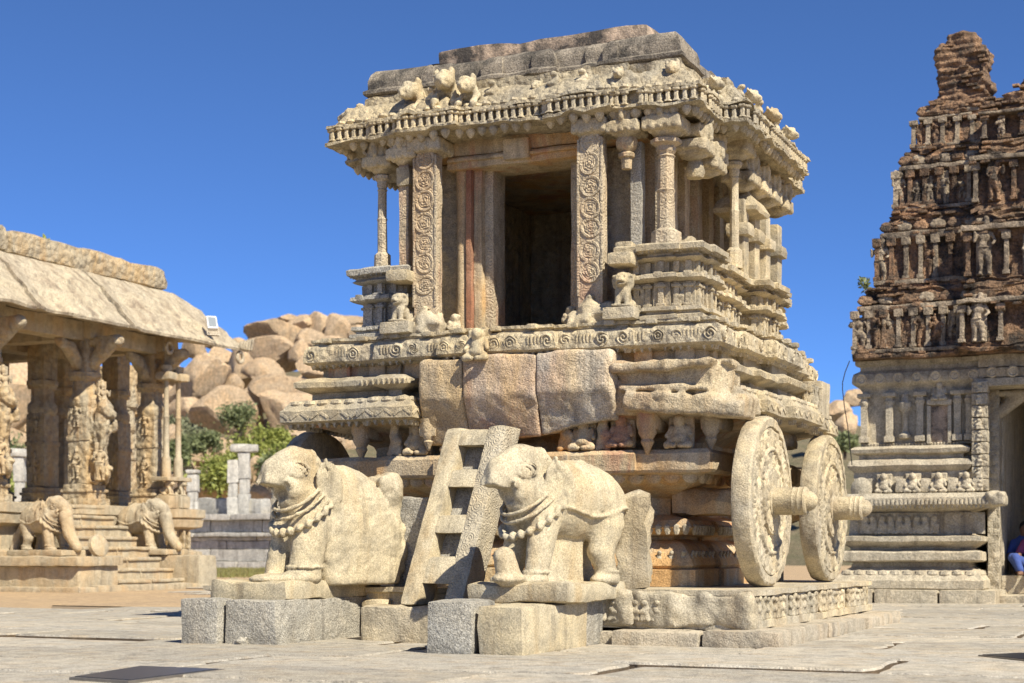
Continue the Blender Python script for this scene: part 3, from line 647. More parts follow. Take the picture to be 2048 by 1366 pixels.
def front_f(P):                               # the great rough facing stone below the doorway
    x, y, z = P.T; zb = 1.87 + .04 * np.sin(x * 3) + .22 * np.clip(x - .5, 0, 1)
    d = bx(P, (.18, -1.78, 2.24), (1.0, .3, .42), .05)
    d = np.maximum(d, zb - z); d = np.maximum(d, -(y + 2.09 - .45 * np.clip(2.3 - z, 0, 1)))
    return d + .02 * fbm(P, 2.6, 4, 3) + .008 * fbm(P, 13, 2, 1)
for k, (xa, xb, dy, m) in enumerate(((-.86, -.335, .02, 'granite_facing'), (-.33, .42, -.0, 'granite_facing_red'), (.425, 1.24, .012, 'granite_facing_pale'))):
    obj('facing_stone', nets(lambda P: np.maximum(front_f(P - np.array((0, dy, .012 * (k - 1)))), np.maximum(xa - P[:, 0], P[:, 0] - xb) + .01 * fbm(P, 6, 2, k)), (xa - .04, -2.2, 1.74), (xb + .04, -1.45, 2.68), .024), m, ch)
def corner_f(P):                              # weathered, half broken mouldings of the near corner
    x, y, z = P.T
    fin = bx(P, (1.72, -1.84, 2.485), (.56, .23, .045), .03, rotm(0, -1)); core = bx(P, (1.68, -1.74, 2.3), (.56, .22, .25), .03)
    band = bx(P, (1.66, -1.82, 2.28), (.44, .2, .03), .02, rotm(0, 2)); low = bx(P, (1.84, -1.80, 2.13), (.56, .27, .095), .03, rotm(0, 4))
    d = np.minimum(np.minimum(fin, core), np.minimum(band, uni(.05, low, bx(P, (2.12, -1.5, 2.13), (.26, .5, .08), .03))))
    d = np.maximum(d, -(1.0 * (2.28 - x) + .8 * (z - 2.2) + .55 * (y + 2.05) + .12 * fbm(P, 4, 2, 4)) * .0 - .02)
    chip = ell(P, (2.36, -2.1, 2.36), (.3, .26, .26)); d = np.maximum(d, -chip)
    chip = ell(P, (1.2, -2.16, 2.05), (.3, .14, .12)); d = np.maximum(d, -chip)
    return d + .02 * fbm(P, 4.2, 4, 12) + .010 * fbm(P, 13, 3, 5)
obj('broken_corner', nets(corner_f, (1.0, -2.3, 1.92), (2.52, -.85, 2.62), .024), 'granite_corner', ch)
PEND = lathe([(0, -.30), (.015, -.29), (.03, -.25), (.055, -.2), (.045, -.18), (.075, -.13), (.07, -.09), (.09, -.05), (.085, 0), (.1, .05)], 10)
for x, y, s in ((-1.58, -1.8, 1.15), (-.78, -1.9, .9), (1.46, -1.86, 1.2), (2.02, -1.7, 1.1), (2.05, -.15, 1), (2.0, 1.0, 1), (-2.0, -.6, 1)):
    obj('pendant', PEND, 'granite_pigment', ch, T(x, y, 2.04) @ S(s))
    obj('bracket', rbox((x - .1, y - .05, 1.9), (x + .1, y + .4, 2.06), .1, .04, .015), 'granite_pigment', ch)
for i, (x, z) in enumerate(((.62, 1.76), (.8, 1.74), (1.0, 1.75), (1.18, 1.76), (-.55, 1.76), (-.95, 1.74), (-1.2, 1.75), (1.75, 1.74), (-.62, 1.78))):
    obj('bracket_figure', DWARF if i % 2 else LUMP[0], 'granite_pigment', ch, T(x, -1.78, z) @ S(.95 if i % 2 else 1.3))
# wheels
def wz(r_, t, z):
    face = (z > -.02) & (r_ < .77); out = z.copy()
    def cell(n, rc, w_):
        fr = (t * n / (2 * math.pi)) % 1 - .5; return np.hypot(fr * 2 * math.pi * rc / n, (r_ - rc))
    b1 = (r_ < .68) & (r_ > .5); d1 = cell(15, .59, 0); b2 = (r_ < .465) & (r_ > .31); d2 = cell(11, .39, 0)
    rel = np.where(r_ > .69, 0, np.where(r_ > .68, -.03, 0))
    rel = np.where(b1, -.008 +   .0075 * np.sin(d1 * 115 + 3 * np.sin(7 * t)), rel)
    rel = np.where((r_ <= .5) & (r_ > .465), .013 - 900 * .03 * (r_ - .4825) ** 2, rel)
    rel = np.where(b2, -.010 + .008 * np.sin(d2 * 105 + 2 * np.sin(5 * t)), rel)
    rel = np.where((r_ <= .31) & (r_ > .28), .014, rel)
    rel = np.where((r_ <= .28), .01 + .014 * np.abs(np.sin(7 * t)) * np.clip((r_ - .12) * 12, 0, 1), rel)
    rough_ = .006 * fbm(np.stack([(r_ * np.cos(t)).ravel(), (r_ * np.sin(t)).ravel(), z.ravel()], 1), 14, 2, 3).reshape(r_.shape)
    return r_ + np.where(r_ > .7, .008 * np.sin(3 * t + 1) * np.sin(5 * t), 0) + rough_, np.where(face, z + rel + rough_, z)
wp = [(.0, -.19), (.4, -.19), (.74, -.19), (.78, -.175), (.795, -.14), (.795, -.09), (.795, -.05), (.785, -.015), (.765, 0)] + [(.755 - .0095 * k, 0) for k in range(79)]
WHEEL = lathe(wp, 260, wz, 35)
HUB = lathe([(0, -.02), (.15, -.02), (.15, .02), (.128, .03), (.128, .2), (.133, .21), (.128, .225), (.128, .25), (.134, .26), (.128, .275), (.128, .3), (.134, .31), (.126, .325), (.12, .33), (.095, .335), (.09, .36), (.07, .395), (.035, .42), (0, .425)], 32, lambda r_, t, z: (r_ * (1 + .012 * np.sin(2 * t) + .01 * np.sin(5 * t + z * 20)), z))
for sx in (1, -1):
    for j, y in enumerate((-1.286, 1.286)):
        M = T(sx * 2.489, y, 1.255) @ RY(R(90 * sx)) @ RZ(R(40 * j + 13))
        wo = obj('wheel', WHEEL, 'granite_warm', ch, M)
        obj('hub', HUB, 'granite_warm', wo, M)
for y in (-1.286, 1.286):
    for sx in (-1, 1): obj('axle', rbox((min(sx * 1.5, sx * 2.34), y - .13, 1.12), (max(sx * 1.5, sx * 2.34), y + .17, 1.38), .08, .09, .035, 5), 'granite_pigment', ch)
# shrine floor pedestals
BPF = [(0, 2.93), (0, 2.965), (-.05, 2.98), (-.05, 3.0), (-.015, 3.01), (-.02, 3.045), (-.1, 3.06), (-.1, 3.28), (-.03, 3.295), (-.005, 3.31), (-.01, 3.345), (-.06, 3.36), (-.11, 3.37), (-.11, 3.47), (-.04, 3.485), (-.02, 3.5), (-.06, 3.525), (-.06, 3.545), (.025, 3.56), (.03, 3.61), (0, 3.63)]
for (x0, x1, y0, y1, m, lift) in ((1.16, 1.98, -1.84, -1.0, 'granite_warm', 1), (-1.72, -1.06, -1.8, -.6, 'granite_grey', 1), (1.0, 1.84, -.93, .35, 'granite_warm', .98), (1.0, 2.0, .42, 1.3, 'granite_warm', 1), (1.0, 1.85, 1.36, 1.95, 'granite_warm', 1)):
    pp = plan((x1 - x0) / 2, (y1 - y0) / 2, [((x1 - x0) * .22, .04)], [((y1 - y0) * .22, .04)], (x0 + x1) / 2, (y0 + y1) / 2)
    pe = obj('pedestal', loft(pp, BPF, .08, .007, 8, int(x0 * 10) % 7, vseg=.06), m, ch)
    place('pilaster', join((rbox((-.028, -.03, 0), (.028, .03, .22), .05, .008, .003), Matrix()), (rbox((-.05, -.045, .17), (.05, .045, .2), .05, .01, .003), Matrix()), (rbox((-.045, -.04, -.01), (.045, .04, .025), .05, .01, .002), Matrix())), m, pe, perim(pp, -.1, .15, 'frl'), 3.06)
    place('niche_figure', LUMP[1], m, pe, perim(pp, -.1, .3, 'frl'), 3.07, S(.7, .5, .75), .2)
    place('short_pilaster', rbox((-.03, -.03, 0), (.03, .03, .11), .05, .01, .004), m, pe, perim(pp, -.1, .13, 'frl'), 3.365, None, .1)
    place('boss', rbox((-.045, -.03, -.04), (.045, .03, .04), .04, .015, .01), m, pe, perim(pp, -.02, .24, 'frl'), 3.335, S(.9, .8, .8))
    place('tooth', TOOTH, m, pe, perim(pp, .0, .06, 'frl'), 3.56, S(.6))
for x, y, s in ((1.22, -1.84, .92), (-1.1, -1.84, .8)):
    lp = obj('lion_perch', rbox((x - .16, y - .17, 2.93), (x + .16, y + .14, 3.05), .08, .02, .01), 'granite_warm', ch)
    obj('seated_lion', LION, 'granite_warm', lp, T(x, y + .03, 3.05) @ RZ(R(8 if x > 0 else -6)) @ S(s * .9))
    obj('lion_crown', rbox((x - .12, y - .14, 3.44), (x + .12, y + .14, 3.56), .06, .025, .008), 'granite_warm', lp)
# cella with doorway
for lo, hi in (((-1.2, -1.27, 2.93), (-.42, -1.05, 4.72)), ((.56, -1.27, 2.93), (1.2, -1.05, 4.72)), ((1.06, -1.05, 2.93), (1.24, 1.5, 4.72)), ((-1.24, -1.05, 2.93), (-1.06, 1.5, 4.72)), ((-1.06, 1.32, 2.93), (1.06, 1.5, 4.72))):
    obj('shrine_wall', rbox(lo, hi, .2, .02, .01, 4), 'granite_carved', ch)
obj('lintel', rbox((-.78, -1.5, 4.6), (.78, -1.02, 4.73), .12, .02, .008), 'granite_pigment', ch)
obj('lintel_band', rbox((-.76, -1.54, 4.665), (.76, -1.4, 4.7), .12, .012, .005), 'granite_pigment', ch)
obj('lintel_plaque', rbox((-.14, -1.56, 4.63), (.14, -1.45, 4.83), .06, .012, .006), 'granite_pigment', ch)
obj('architrave', rbox((-1.3, -1.5, 4.73), (1.3, 1.55, 4.9), .15, .03, .012), 'granite_pigment', ch)
for s in (-1, 1):
    k = 0 if s < 0 else .12
    obj('jamb_column', lathe([(0, 2.95), (.075, 2.96), (.07, 3.2), (.062, 3.9), (.066, 4.4), (.075, 4.6), (0, 4.62)], 12), 'granite_pigment', ch, T(s * (.66 + k), -1.36, 0))
    obj('red_jamb', rbox((s * (.565 + k) - .03, -1.44, 2.95), (s * (.565 + k) + .03, -1.26, 4.62), .2, .01, .006), 'red_jamb', ch)
    obj('carved_jamb', rbox((s * (.49 + k) - .045, -1.38, 2.95), (s * (.49 + k) + .045, -1.2, 4.62), .2, .015, .008), 'granite_pigment', ch)
    obj('inner_jamb', rbox((s * (.405 + k) - .05, -1.3, 2.94), (s * (.405 + k) + .05, -1.0, 4.63), .2, .015, .008), 'granite_shaft', ch)
for y in (-1.14, -.7, -.3, .15, .55, .95, 1.35):
    obj('wall_pilaster', rbox((1.2, y - .09, 2.95), (1.36, y + .09, 4.74), .15, .02, .008), 'granite_shaft', ch)
obj('side_niche', rbox((1.22, -.62, 3.6), (1.5, -.42, 3.95), .08, .04, .02), 'granite_warm', ch)
# carved pillars
RINGS = [join((lathe([(.07, -.012), (.082, .012), (.1, .016), (.108, -.012)], 26, lambda r_, t, z, q=q: (r_ * (1 + .03 * np.sin(2 * t + q)), z)), Matrix()), (lathe([(.068, -.01), (.06, .008), (.046, .0), (.036, .012), (.022, .002), (.012, .014), (0, .014)], 18, lambda r_, t, z, q=q: (r_ * (1 + .16 * np.sin((4 + q) * t) * (r_ > .03)), z + .006 * np.sin((3 + q) * t + 60 * r_)), 50), Matrix())) for q in range(4)]
for s in (-1, 1):
    x = s * .87; zt = 4.70
    p = obj('vine_pillar', rbox((x - .125, -1.8, 2.95), (x + .125, -1.66, zt), .1, .012, .006, 6, 3 + s), 'granite_shaft', ch)
    for k in range(7): obj('roundel', rnd.choice(RINGS), 'granite_shaft', p, T(x + rnd.uniform(-.008, .008), -1.803, 3.42 + .205 * k + rnd.uniform(-.01, .01)) @ RX(R(90)) @ RZ(rnd.uniform(0, 6)) @ S(rnd.uniform(.9, 1.04), rnd.uniform(.92, 1.04), rnd.uniform(.35, .7)))
    for sx in (-1, 1): obj('edge_band', rbox((x + sx * .118 - .012, -1.812, 3.2), (x + sx * .118 + .012, -1.79, zt - .02), .15, .006, .003), 'granite_shaft', p)
    obj('capital', CAP, 'granite_warm', p, T(x, -1.68, zt - .02) @ S(.95, .95, 1.02))
    obj('pillar_foot', nets(lambda P: uni(.06, ell(P, (0, 0, .05), (.22, .17, .3)), bx(P, (0, .02, .04), (.25, .17, .08), .04), ell(P, (.2 * s, -.03, .1), (.1, .1, .16))) + .05 * fbm(P, 7, 3, 4), (-.36, -.26, -.08), (.36, .26, .42), .022), 'granite_warm', p, T(x, -1.76, 2.93) @ S(.85, .8, .8))
for s in (-1, 1):
    obj('figure_stump', nets(lambda P: uni(.04, ell(P, (0, 0, .1), (.1, .1, .16)), ell(P, (.03, -.02, .27), (.07, .07, .07))) + .04 * fbm(P, 9, 2, 3), (-.2, -.18, -.03), (.2, .18, .42), .02), 'granite_warm', ch, T(-.6 if s < 0 else .62, -1.7, 2.93) @ S(.55))
def column(x, y, z0, z1, r, n=8, mat='granite_shaft', cap=True, cs=.85, a=0):
    h = z1 - z0
    prof = [(0, 0), (r * 1.75, 0), (r * 1.65, .16 * h), (r * 1.2, .18 * h), (r, .19 * h), (r * .95, .5 * h), (r * 1.08, .52 * h), (r * .92, .535 * h), (r * .88, .8 * h), (r * 1.05, .815 * h), (r * .85, .83 * h), (r * 1.1, .86 * h), (r * 1.1, .9 * h), (r * 1.7, .925 * h), (r * 1.75, .955 * h), (r * 1.1, .975 * h), (r * 1.2, h), (0, h)]
    c = obj('column', lathe(prof, n, lambda q, t, z: (q * (1 + .03 * np.sin(t * 3 + z * 9)), z), 30), mat, ch, T(x, y, z0) @ RZ(a + R(22.5)))
    if cap: obj('capital', CAP, 'granite_warm', c, T(x, y, z1 - .02) @ RZ(a) @ S(cs, cs, cs))
    return c
column(-1.44, -1.62, 3.62, 4.62, .05, cs=.85)
c = obj('square_column', rbox((-1.185, -1.75, 3.55), (-1.075, -1.63, 4.66), .1, .012, .005), 'granite_shaft', ch)
obj('column_cushion', rbox((-1.215, -1.79, 4.42), (-1.045, -1.61, 4.62), .05, .04, .008), 'granite_warm', c); obj('capital', CAP, 'granite_warm', c, T(-1.13, -1.69, 4.64) @ S(.85))
obj('square_column', rbox((-1.12, -1.42, 3.55), (-1.02, -1.32, 4.7), .1, .012, .005), 'granite_shaft', ch)
c = obj('square_column', rbox((1.2, -1.6, 3.5), (1.31, -1.48, 4.66), .1, .012, .005), 'granite_grey', ch)
obj('broken_stub', rbox((1.13, -1.82, 3.5), (1.29, -1.66, 3.68), .05, .02, .008), 'granite_warm', ch)
st = obj('hanging_stub', lathe([(0, -.3), (.05, -.3), (.055, -.2), (.08, -.19), (.085, -.16), (.06, -.14), (.1, -.1), (.11, -.05), (.09, 0)], 8), 'granite_pigment', ch, T(1.2, -1.7, 4.68)); obj('capital', CAP, 'granite_warm', st, T(1.2, -1.7, 4.66) @ S(.85))
column(1.56, -1.62, 3.6, 4.68, .085, cs=1.0)
obj('carved_pier', rbox((1.38, -1.42, 3.4), (1.52, -1.2, 4.8), .12, .015, .006), 'granite_shaft', ch)
column(1.72, -1.2, 3.62, 4.3, .0001, cap=False)
for x, y, z in ((1.72, -1.28, 4.52), (1.74, -.95, 4.42), (1.7, -.75, 4.55)): obj('capital', CAP, 'granite_warm', ch, T(x, y, z) @ RZ(R(90)) @ S(.9))
obj('hanging_cushion', lathe([(0, -.16), (.08, -.15), (.1, -.1), (.08, -.03), (.05, .05)], 10), 'granite_warm', ch, T(1.72, -1.22, 4.5))
column(1.84, -.28, 3.63, 4.74, .048, 10, 'granite_warm', True, .95, R(90))
for y in (.12, .55, 1.0, 1.5):
    c = obj('side_pier', rbox((1.72, y - .1, 3.62), (1.86, y + .1, 4.4), .1, .015, .006), 'granite_warm', ch)
    obj('pier_head', rbox((1.66, y - .16, 4.02), (1.92, y + .14, 4.16), .06, .04, .012), 'granite_warm', c)
    obj('capital', CAP, 'granite_warm', c, T(1.8, y, 4.5) @ RZ(R(90)) @ S(.9, .9, .95))
obj('bracket_eave', loft(plan(.2, .24, cx=1.74, cy=.35), [(-.1, 4.26), (.02, 4.29), (.03, 4.33), (-.02, 4.42), (-.1, 4.5), (-.14, 4.56), (-.2, 4.58)], .06, .008, 8), 'granite_warm', ch)
# eave and roof
PE = plan(1.96, 2.04, [(1.47, .05), (1.15, .11), (.45, .05)], [(1.25, .0), (1.249, .24)], cy=.18)
eave = obj('eave', loft(PE, [(-.7, 4.84), (-.3, 4.87), (-.07, 4.885), (0, 4.9), (0, 4.93), (-.07, 4.935), (-.07, 5.05), (0, 5.055), (-.005, 5.085), (-.08, 5.1), (-.11, 5.15), (-.16, 5.23), (-.24, 5.3), (-.3, 5.33), (-.3, 5.41), (-.6, 5.42)], .06, .026, 7, 8, 45, .05), 'granite_carved', ch)
place('baluster', POST, 'granite_warm', eave, perim(PE, -.026, .082, 'frl'), 4.93, S(1.75, 1.5, 1.02), .05, .004)
place('bud', BUD, 'granite_warm', eave, perim(PE, -.09, .125, 'frl'), 4.88, S(1.05, 1.05, .8), .1, .012)
place('scallop', ell_me, 'granite_warm', eave, perim(PE, -.09, .1, 'frl'), 5.11, S(.75, .8, .8), .1, .012)
place('knot', LUMP[1], 'granite_warm', eave, perim(PE, -.2, .36, 'fr'), 5.16, S(1.0, 1.1, .8), .25, .02)
for x, y, z, a, q in ((-1.0, -1.62, 5.12, -18, 1.05), (-.7, -1.66, 5.14, 20, 1.15), (-.4, -1.72, 5.1, 5, .95), (1.1, -1.68, 5.14, 25, .6), (1.62, -1.55, 5.12, 10, .75), (1.8, -1.1, 5.1, 80, .7), (1.98, -.5, 5.1, 90, .75), (1.98, .3, 5.1, 80, .8), (1.98, 1.0, 5.1, 100, .75), (.3, -1.62, 5.15, -10, .55)):
    obj('eave_beast', BEAST, 'granite_statue', eave, T(x, y, z) @ RZ(R(a)) @ S(q))
obj('corner_beast', BEAST, 'granite_statue', eave, T(-1.62, -1.45, 5.08) @ RZ(R(-70)) @ S(1.2, 1.4, .8))
obj('roof_frieze', loft(plan(1.62, 1.66, [(.72, -.06), (.42, .0)], [(1.0, -.08)], cy=.14), [(0, 5.3), (0, 5.36), (-.02, 5.37), (-.01, 5.43)], .1, .01, 6, 3), 'roof_frieze', ch)
PR = plan(1.66, 1.66, [(1.05, .02), (.9, -.03), (.7, -.06), (.4, .0), (.15, -.02)], [(1.0, -.08), (.3, -.05)], cy=.14)
obj('roof_slab', loft(PR, [(-.06, 5.42), (.02, 5.43), (.035, 5.445), (.035, 5.475), (-.005, 5.5), (0, 5.58), (-.02, 5.65), (-.06, 5.69), (-.13, 5.71), (-.5, 5.72)], .09, .012, 5, 9, 40, .05), 'granite_dark', ch)
obj('top_slab', rbox((-1.0, -1.25, 5.69), (1.26, 1.3, 5.89), .12, .03, .022, 3, 2), 'plaster_pink', ch)
# rear balustrade at the side
for i in range(5):
    obj('side_baluster', lathe([(0, 0), (.035, 0), (.02, .05), (.035, .12), (.02, .2), (.04, .26), (0, .27)], 8), 'granite_warm', ch, T(2.42, .3 + i * .16, 2.26))
obj('side_panel', rbox((2.2, .95, 2.2), (2.46, 1.3, 2.6), .1, .02, .01), 'granite_warm', ch)
# ------------------------------------------------------------------ granite blocks, ladder, elephants in front of the chariot
def block(name, label, lo, hi, mat='granite_grey', r=.025, amp=.012, seed=0, rz=0, cat='stone block', grp='rough granite blocks under the elephants', seg=.09):
    c = ((lo[0] + hi[0]) / 2, (lo[1] + hi[1]) / 2, lo[2]); l2 = tuple(a - b for a, b in zip(lo, c)); h2 = tuple(a - b for a, b in zip(hi, c))
    o = obj(name, rbox(l2, h2, seg, r, amp, 7, seed), mat, None, T(*c) @ RZ(R(rz))); return tag(o, label, cat, grp)
block('granite_block', 'small upright granite block at the far left end of the row', (-1.86, -4.5, -.02), (-1.5, -3.9, .385), seed=1, rz=4)
block('granite_block', 'long pale granite block carrying the elephant on the left', (-1.46, -4.42, -.02), (-.95, -2.2, .375), seed=2)
block('granite_block', 'brown rough granite block forming the step at the foot of the stone ladder', (-.66, -3.52, -.02), (.42, -2.75, .305), 'granite_warm', seed=4, amp=.02)
block('granite_block', 'square blue-grey granite block standing just right of the ladder foot', (.62, -4.78, -.02), (1.0, -4.2, .40), 'granite_grey', seed=5, rz=5)
block('granite_block', 'big near granite block under the head of the right elephant', (1.06, -4.74, -.02), (1.44, -3.36, .37), 'granite_statue', seed=6)
block('granite_block', 'granite block under the hind legs of the right elephant, against the plinth', (.95, -3.33, -.02), (1.42, -2.1 - .82, .385), 'granite_grey', seed=7)
block('granite_block', 'flat granite block between ladder and right elephant, behind the square block', (.45, -4.15, -.02), (1.04, -2.95, .36), 'granite_warm', seed=8)
block('granite_block', 'granite block under the kneeling elephant, hidden behind the small upright block', (-1.9, -3.85, -.02), (-1.5, -2.4, .37), seed=3)
block('granite_block', 'narrow weathered stone wedged between the left elephant base and the step', (-.93, -3.0, -.02), (-.68, -2.3, .34), 'granite_warm', seed=9, amp=.03)
rr = random.Random(2)
for i, (px, py, s) in enumerate(((466, 1290, .07), (600, 1283, .06), (640, 1280, .07), (690, 1274, .08), (728, 1250, .09), (728, 1225, .08), (560, 1288, .05), (1270, 1272, .12), (740, 1272, .06))):
    D = .777 * FPX / (max(py, 1262) - HZ); p = at(px, py, D)
    words = ['pale small stone in the gap between the two left blocks', 'flat little stone under the long pale block', 'brownish stone chip below the long pale block', 'rounded rubble stone below the end of the long block', 'rough wedge stone beside the step block', 'upper wedge stone beside the step block', 'thin stone flake near the corner of the long pale block', 'rounded pale boulder beside the plinth foundation', 'stone lump at the left foot of the step block']
    me = nets(lambda P: ell(P, (0, 0, .3), (1, .8, .55)) + .5 * fbm(P, 1.3, 3, i), (-1.5, -1.4, -.5), (1.5, 1.4, 1.3), .16)
    o = obj('rubble_stone', me, 'granite_grey', None, T(p.x, p.y + .08, -.01 if i not in (5,) else .14) @ RZ(rr.random() * 6) @ S(s * 1.2, s, s)); tag(o, words[i], 'stone', 'rubble around the blocks')
# ladder
lad = thing('stone_ladder', 'monolithic stone ladder with four openings leaning against the chariot front', 'ladder', (-.03, -3.3, .3))
def yz(x0, x1, z0, z1, b0, b1, mat, name, amp=.006, rnd_=.02, seed=0):
    # sheared bar: front edge follows the ladder slope
    me = rbox((x0, b0, z0), (x1, b1, z1), .07, rnd_, 0); n = len(me.vertices); V = np.empty(n * 3); me.vertices.foreach_get('co', V); V = V.reshape(-1, 3)
    V[:, 1] += -3.38 + (V[:, 2] - .3) * .54; V[:, 0] += (V[:, 2] - .3) * .025; V += amp * n3(V, 8, 2, seed); me.vertices.foreach_set('co', V.ravel()); me.update()
    return obj(name, me, mat, lad)
yz(-.34, -.165, .31, 1.94, 0, .36, 'granite_statue', 'side_rail', seed=1, rnd_=.035)
yz(.085, .275, .31, 1.95, 0, .38, 'granite_scroll', 'side_rail', seed=2, rnd_=.035)
for z0, z1 in ((.50, .74), (.95, 1.12), (1.37, 1.54), (1.76, 1.92)):
    yz(-.18, .10, z0, z1, .008, .3, 'granite_statue', 'tread', seed=3, rnd_=.02)
yz(-.18, .12, .55, 1.85, .21, .32, 'granite_grey', 'back_slab')
# elephants: sculpted facing +x, feet on z = 0
def head_f(P):
    x, y, z = P.T
    d = uni(.04, ell(P, (.36, 0, .90), (.215, .19, .23)), ell(P, (.33, .082, 1.055), (.125, .098, .085)), ell(P, (.33, -.082, 1.055), (.125, .098, .085)), ell(P, (.24, 0, .98), (.14, .18, .15)))
    t = uni(.04, seg_(P, (.40, 0, 1.02), (.60, 0, .92), .15, .13), seg_(P, (.46, 0, .95), (.655, 0, .83), .15, .125))
    t = np.maximum(t, .775 + .12 * (x - .6) - z + .015 * fbm(P, 11, 2, 3)); t = np.maximum(t, (x - .735) + .25 * (z - .9) + .02 * fbm(P, 9, 2, 8)); d = uni(.035, d, t)   # trunk broken off flat
    d = uni(.035, d, ell(P, (.42, .115, .745), (.125, .085, .105)), ell(P, (.42, -.115, .745), (.125, .085, .105)), ell(P, (.37, 0, .65), (.16, .145, .12)))
    d = np.maximum(d, -ell(P, (.58, 0, .70), (.12, .11, .075)))                # mouth hollow under the trunk
    for s in (-1, 1):
        ra = rotm(0, 66, 8 * s)
        t = cyl(P, (.535, s * .128, .80), .058, .045, ra, .012); t = np.maximum(t, -cyl(P, (.59, s * .136, .785), .036, .06, ra, .008)); d = uni(.012, d, t)
        re = rotm(90, 0, -24 * s)
        d = np.minimum(d, tor(P, (.462, s * .176, .925), .05, .0105, re, (1.35, .8))); d = np.minimum(d, ell(P, (.462, s * .17, .925), (.036, .022, .022), rotm(0, 0, -24 * s)))
        d = np.minimum(d, tor(P, (.455, s * .174, .935), .082, .009, re, (1.3, .85)))
        rr_ = rotm(-6 * s, 14, -20 * s)
        e = ell(P, (.165, s * .285, .80), (.135, .034, .235), rr_); e = np.maximum(e, -ell(P, (.175, s * .318, .795), (.095, .026, .185), rr_)); d = uni(.012, d, e)
    bnd = np.hypot(d - .006, (x - .21 - .12 * (z - .9))) - .014; d = np.minimum(d, np.maximum(bnd, .86 - z))   # head band
    return d
def elA(P):
    x, y, z = P.T
    body = uni(.08, ell(P, (-.08, 0, .68), (.46, .285, .33)), ell(P, (-.34, 0, .62), (.25, .26, .28)), ell(P, (.2, 0, .68), (.27, .26, .31)))
    cloth = np.maximum(body - .02, np.maximum(.58 + .04 * np.sin(x * 9) - z, x - .12)); d = np.minimum(body, cloth); rope = np.hypot(np.abs(body - .024), np.abs(z - .595 - .04 * np.sin(x * 9)) * .9) - .014; d = np.minimum(d, np.maximum(rope, x - .12)); rope2 = np.hypot(np.abs(body - .022), np.abs(x + .28 - .1 * z)) - .013; d = np.minimum(d, np.maximum(rope2, .6 - z))
    d = uni(.03, d, head_f((P - np.array((.22, 0, .85))) / .92 + np.array((.22, 0, .85))) * .92)
    for s in (-1, 1):
        d = uni(.035, d, seg_(P, (.25, s * .16, .55), (.37, s * .2, .06), .135, .09), ell(P, (.40, s * .2, .035), (.135, .11, .05)))
        d = uni(.05, d, seg_(P, (-.36, s * .16, .5), (-.28, s * .18, .27), .145, .105), seg_(P, (-.28, s * .18, .27), (-.36, s * .18, .05), .10, .085), ell(P, (-.32, s * .18, .035), (.125, .11, .05)))
        d = np.minimum(d, tor(P, (.365, s * .2, .10), .098, .014)); d = np.minimum(d, tor(P, (-.35, s * .18, .10), .094, .014))
    d = uni(.03, d, bx(P, (.02, .05, .2), (.2, .04, .24), .03))                # web of stone left under the belly
    d = uni(.04, d, seg_(P, (-.55, -.02, .66), (-.78, -.05, .3), .06, .07), seg_(P, (-.78, -.05, .3), (-.86, -.05, .02), .07, .1))
    nk = np.array(rotm(0, 62))
    for k, (cx_, cz, rr_, th) in enumerate(((.33, .70, .222, .018), (.30, .65, .245, .016), (.27, .555, .272, .027))):
        t = tor(P, (cx_, 0, cz), rr_, th, rotm(0, 38), (1.0, 1.12))
        if k == 2: t = t + .012 * np.sin(np.arctan2(y, x - .1) * 26 + z * 20)
        d = np.minimum(d, t)
    d = np.minimum(d, uni(.02, seg_(P, (.62, .21, .06), (.66, .2, .22), .10, .085), ell(P, (.62, .21, .05), (.14, .12, .05))))   # trunk end on the ground
    return d + .004 * fbm(P, 9, 3, 2) + .003 * fbm(P, 38, 2, 1)
def elB(P):                                    # kneeling elephant whose hind part is a broken mass
    x, y, z = P.T; Q = (P - np.array((.18, 0, .92))) / .88 + np.array((.2, 0, .9))
    d = head_f(Q) * .88
    d = uni(.06, d, ell(P, (.12, 0, .64), (.26, .24, .34)), seg_(P, (.22, 0, .6), (.22, 0, .35), .2, .17))
    d = uni(.04, d, seg_(P, (.24, .12, .5), (.33, .14, .08), .165, .135), seg_(P, (.3, -.13, .48), (.42, -.15, .06), .135, .105))
    d = uni(.03, d, ell(P, (.38, .14, .04), (.19, .15, .065)), ell(P, (.56, -.02, .03), (.17, .2, .05)))
    d = np.minimum(d, tor(P, (.325, .14, .13), .145, .016, None, (1, 1)))
    mass = uni(.12, ell(P, (-.16, 0, .50), (.44, .28, .5)), bx(P, (-.26, 0, .26), (.40, .265, .32), .1), seg_(P, (.05, 0, .78), (-.42, 0, .60), .24, .2))
    mass = np.maximum(mass, -.62 - x + .22 * (z - .6) + .07 * fbm(P, 4, 2, 7)); mass = mass + .010 * fbm(P, 4, 3, 3) + .005 * fbm(P, 18, 3, 6) * (x < .1)
    d = uni(.035, d, mass)
    d = uni(.02, d, bx(P, (-.6, .05, .50), (.09, .17, .43), .05, rotm(0, 6)) + .05 * fbm(P, 5, 3, 4))
    for k, (cx_, cz, rr_, th) in enumerate(((.31, .735, .212, .018), (.29, .68, .236, .016), (.255, .59, .278, .025))):
        t = tor(P, (cx_, 0, cz), rr_, th, rotm(0, 38), (1.0, 1.12))
        if k == 2: t = t + .012 * np.sin(np.arctan2(y, x - .1) * 26 + z * 20)
        d = np.minimum(d, t)
    return d + .007 * fbm(P, 9, 3, 2) + .004 * fbm(P, 34, 2, 1)
EA = nets(elA, (-.98, -.42, -.015), (.86, .42, 1.2), .0135); EB = nets(elB, (-.85, -.45, -.03), (.84, .45, 1.2), .0135)
def slab_f(hx, hy, seed): return lambda P: bx(P, (0, 0, .07), (hx, hy, .075), .035) + .05 * fbm(P * np.array((1, 1, .3)), 2.5, 2, seed) + .01 * fbm(P, 14, 2, 1)
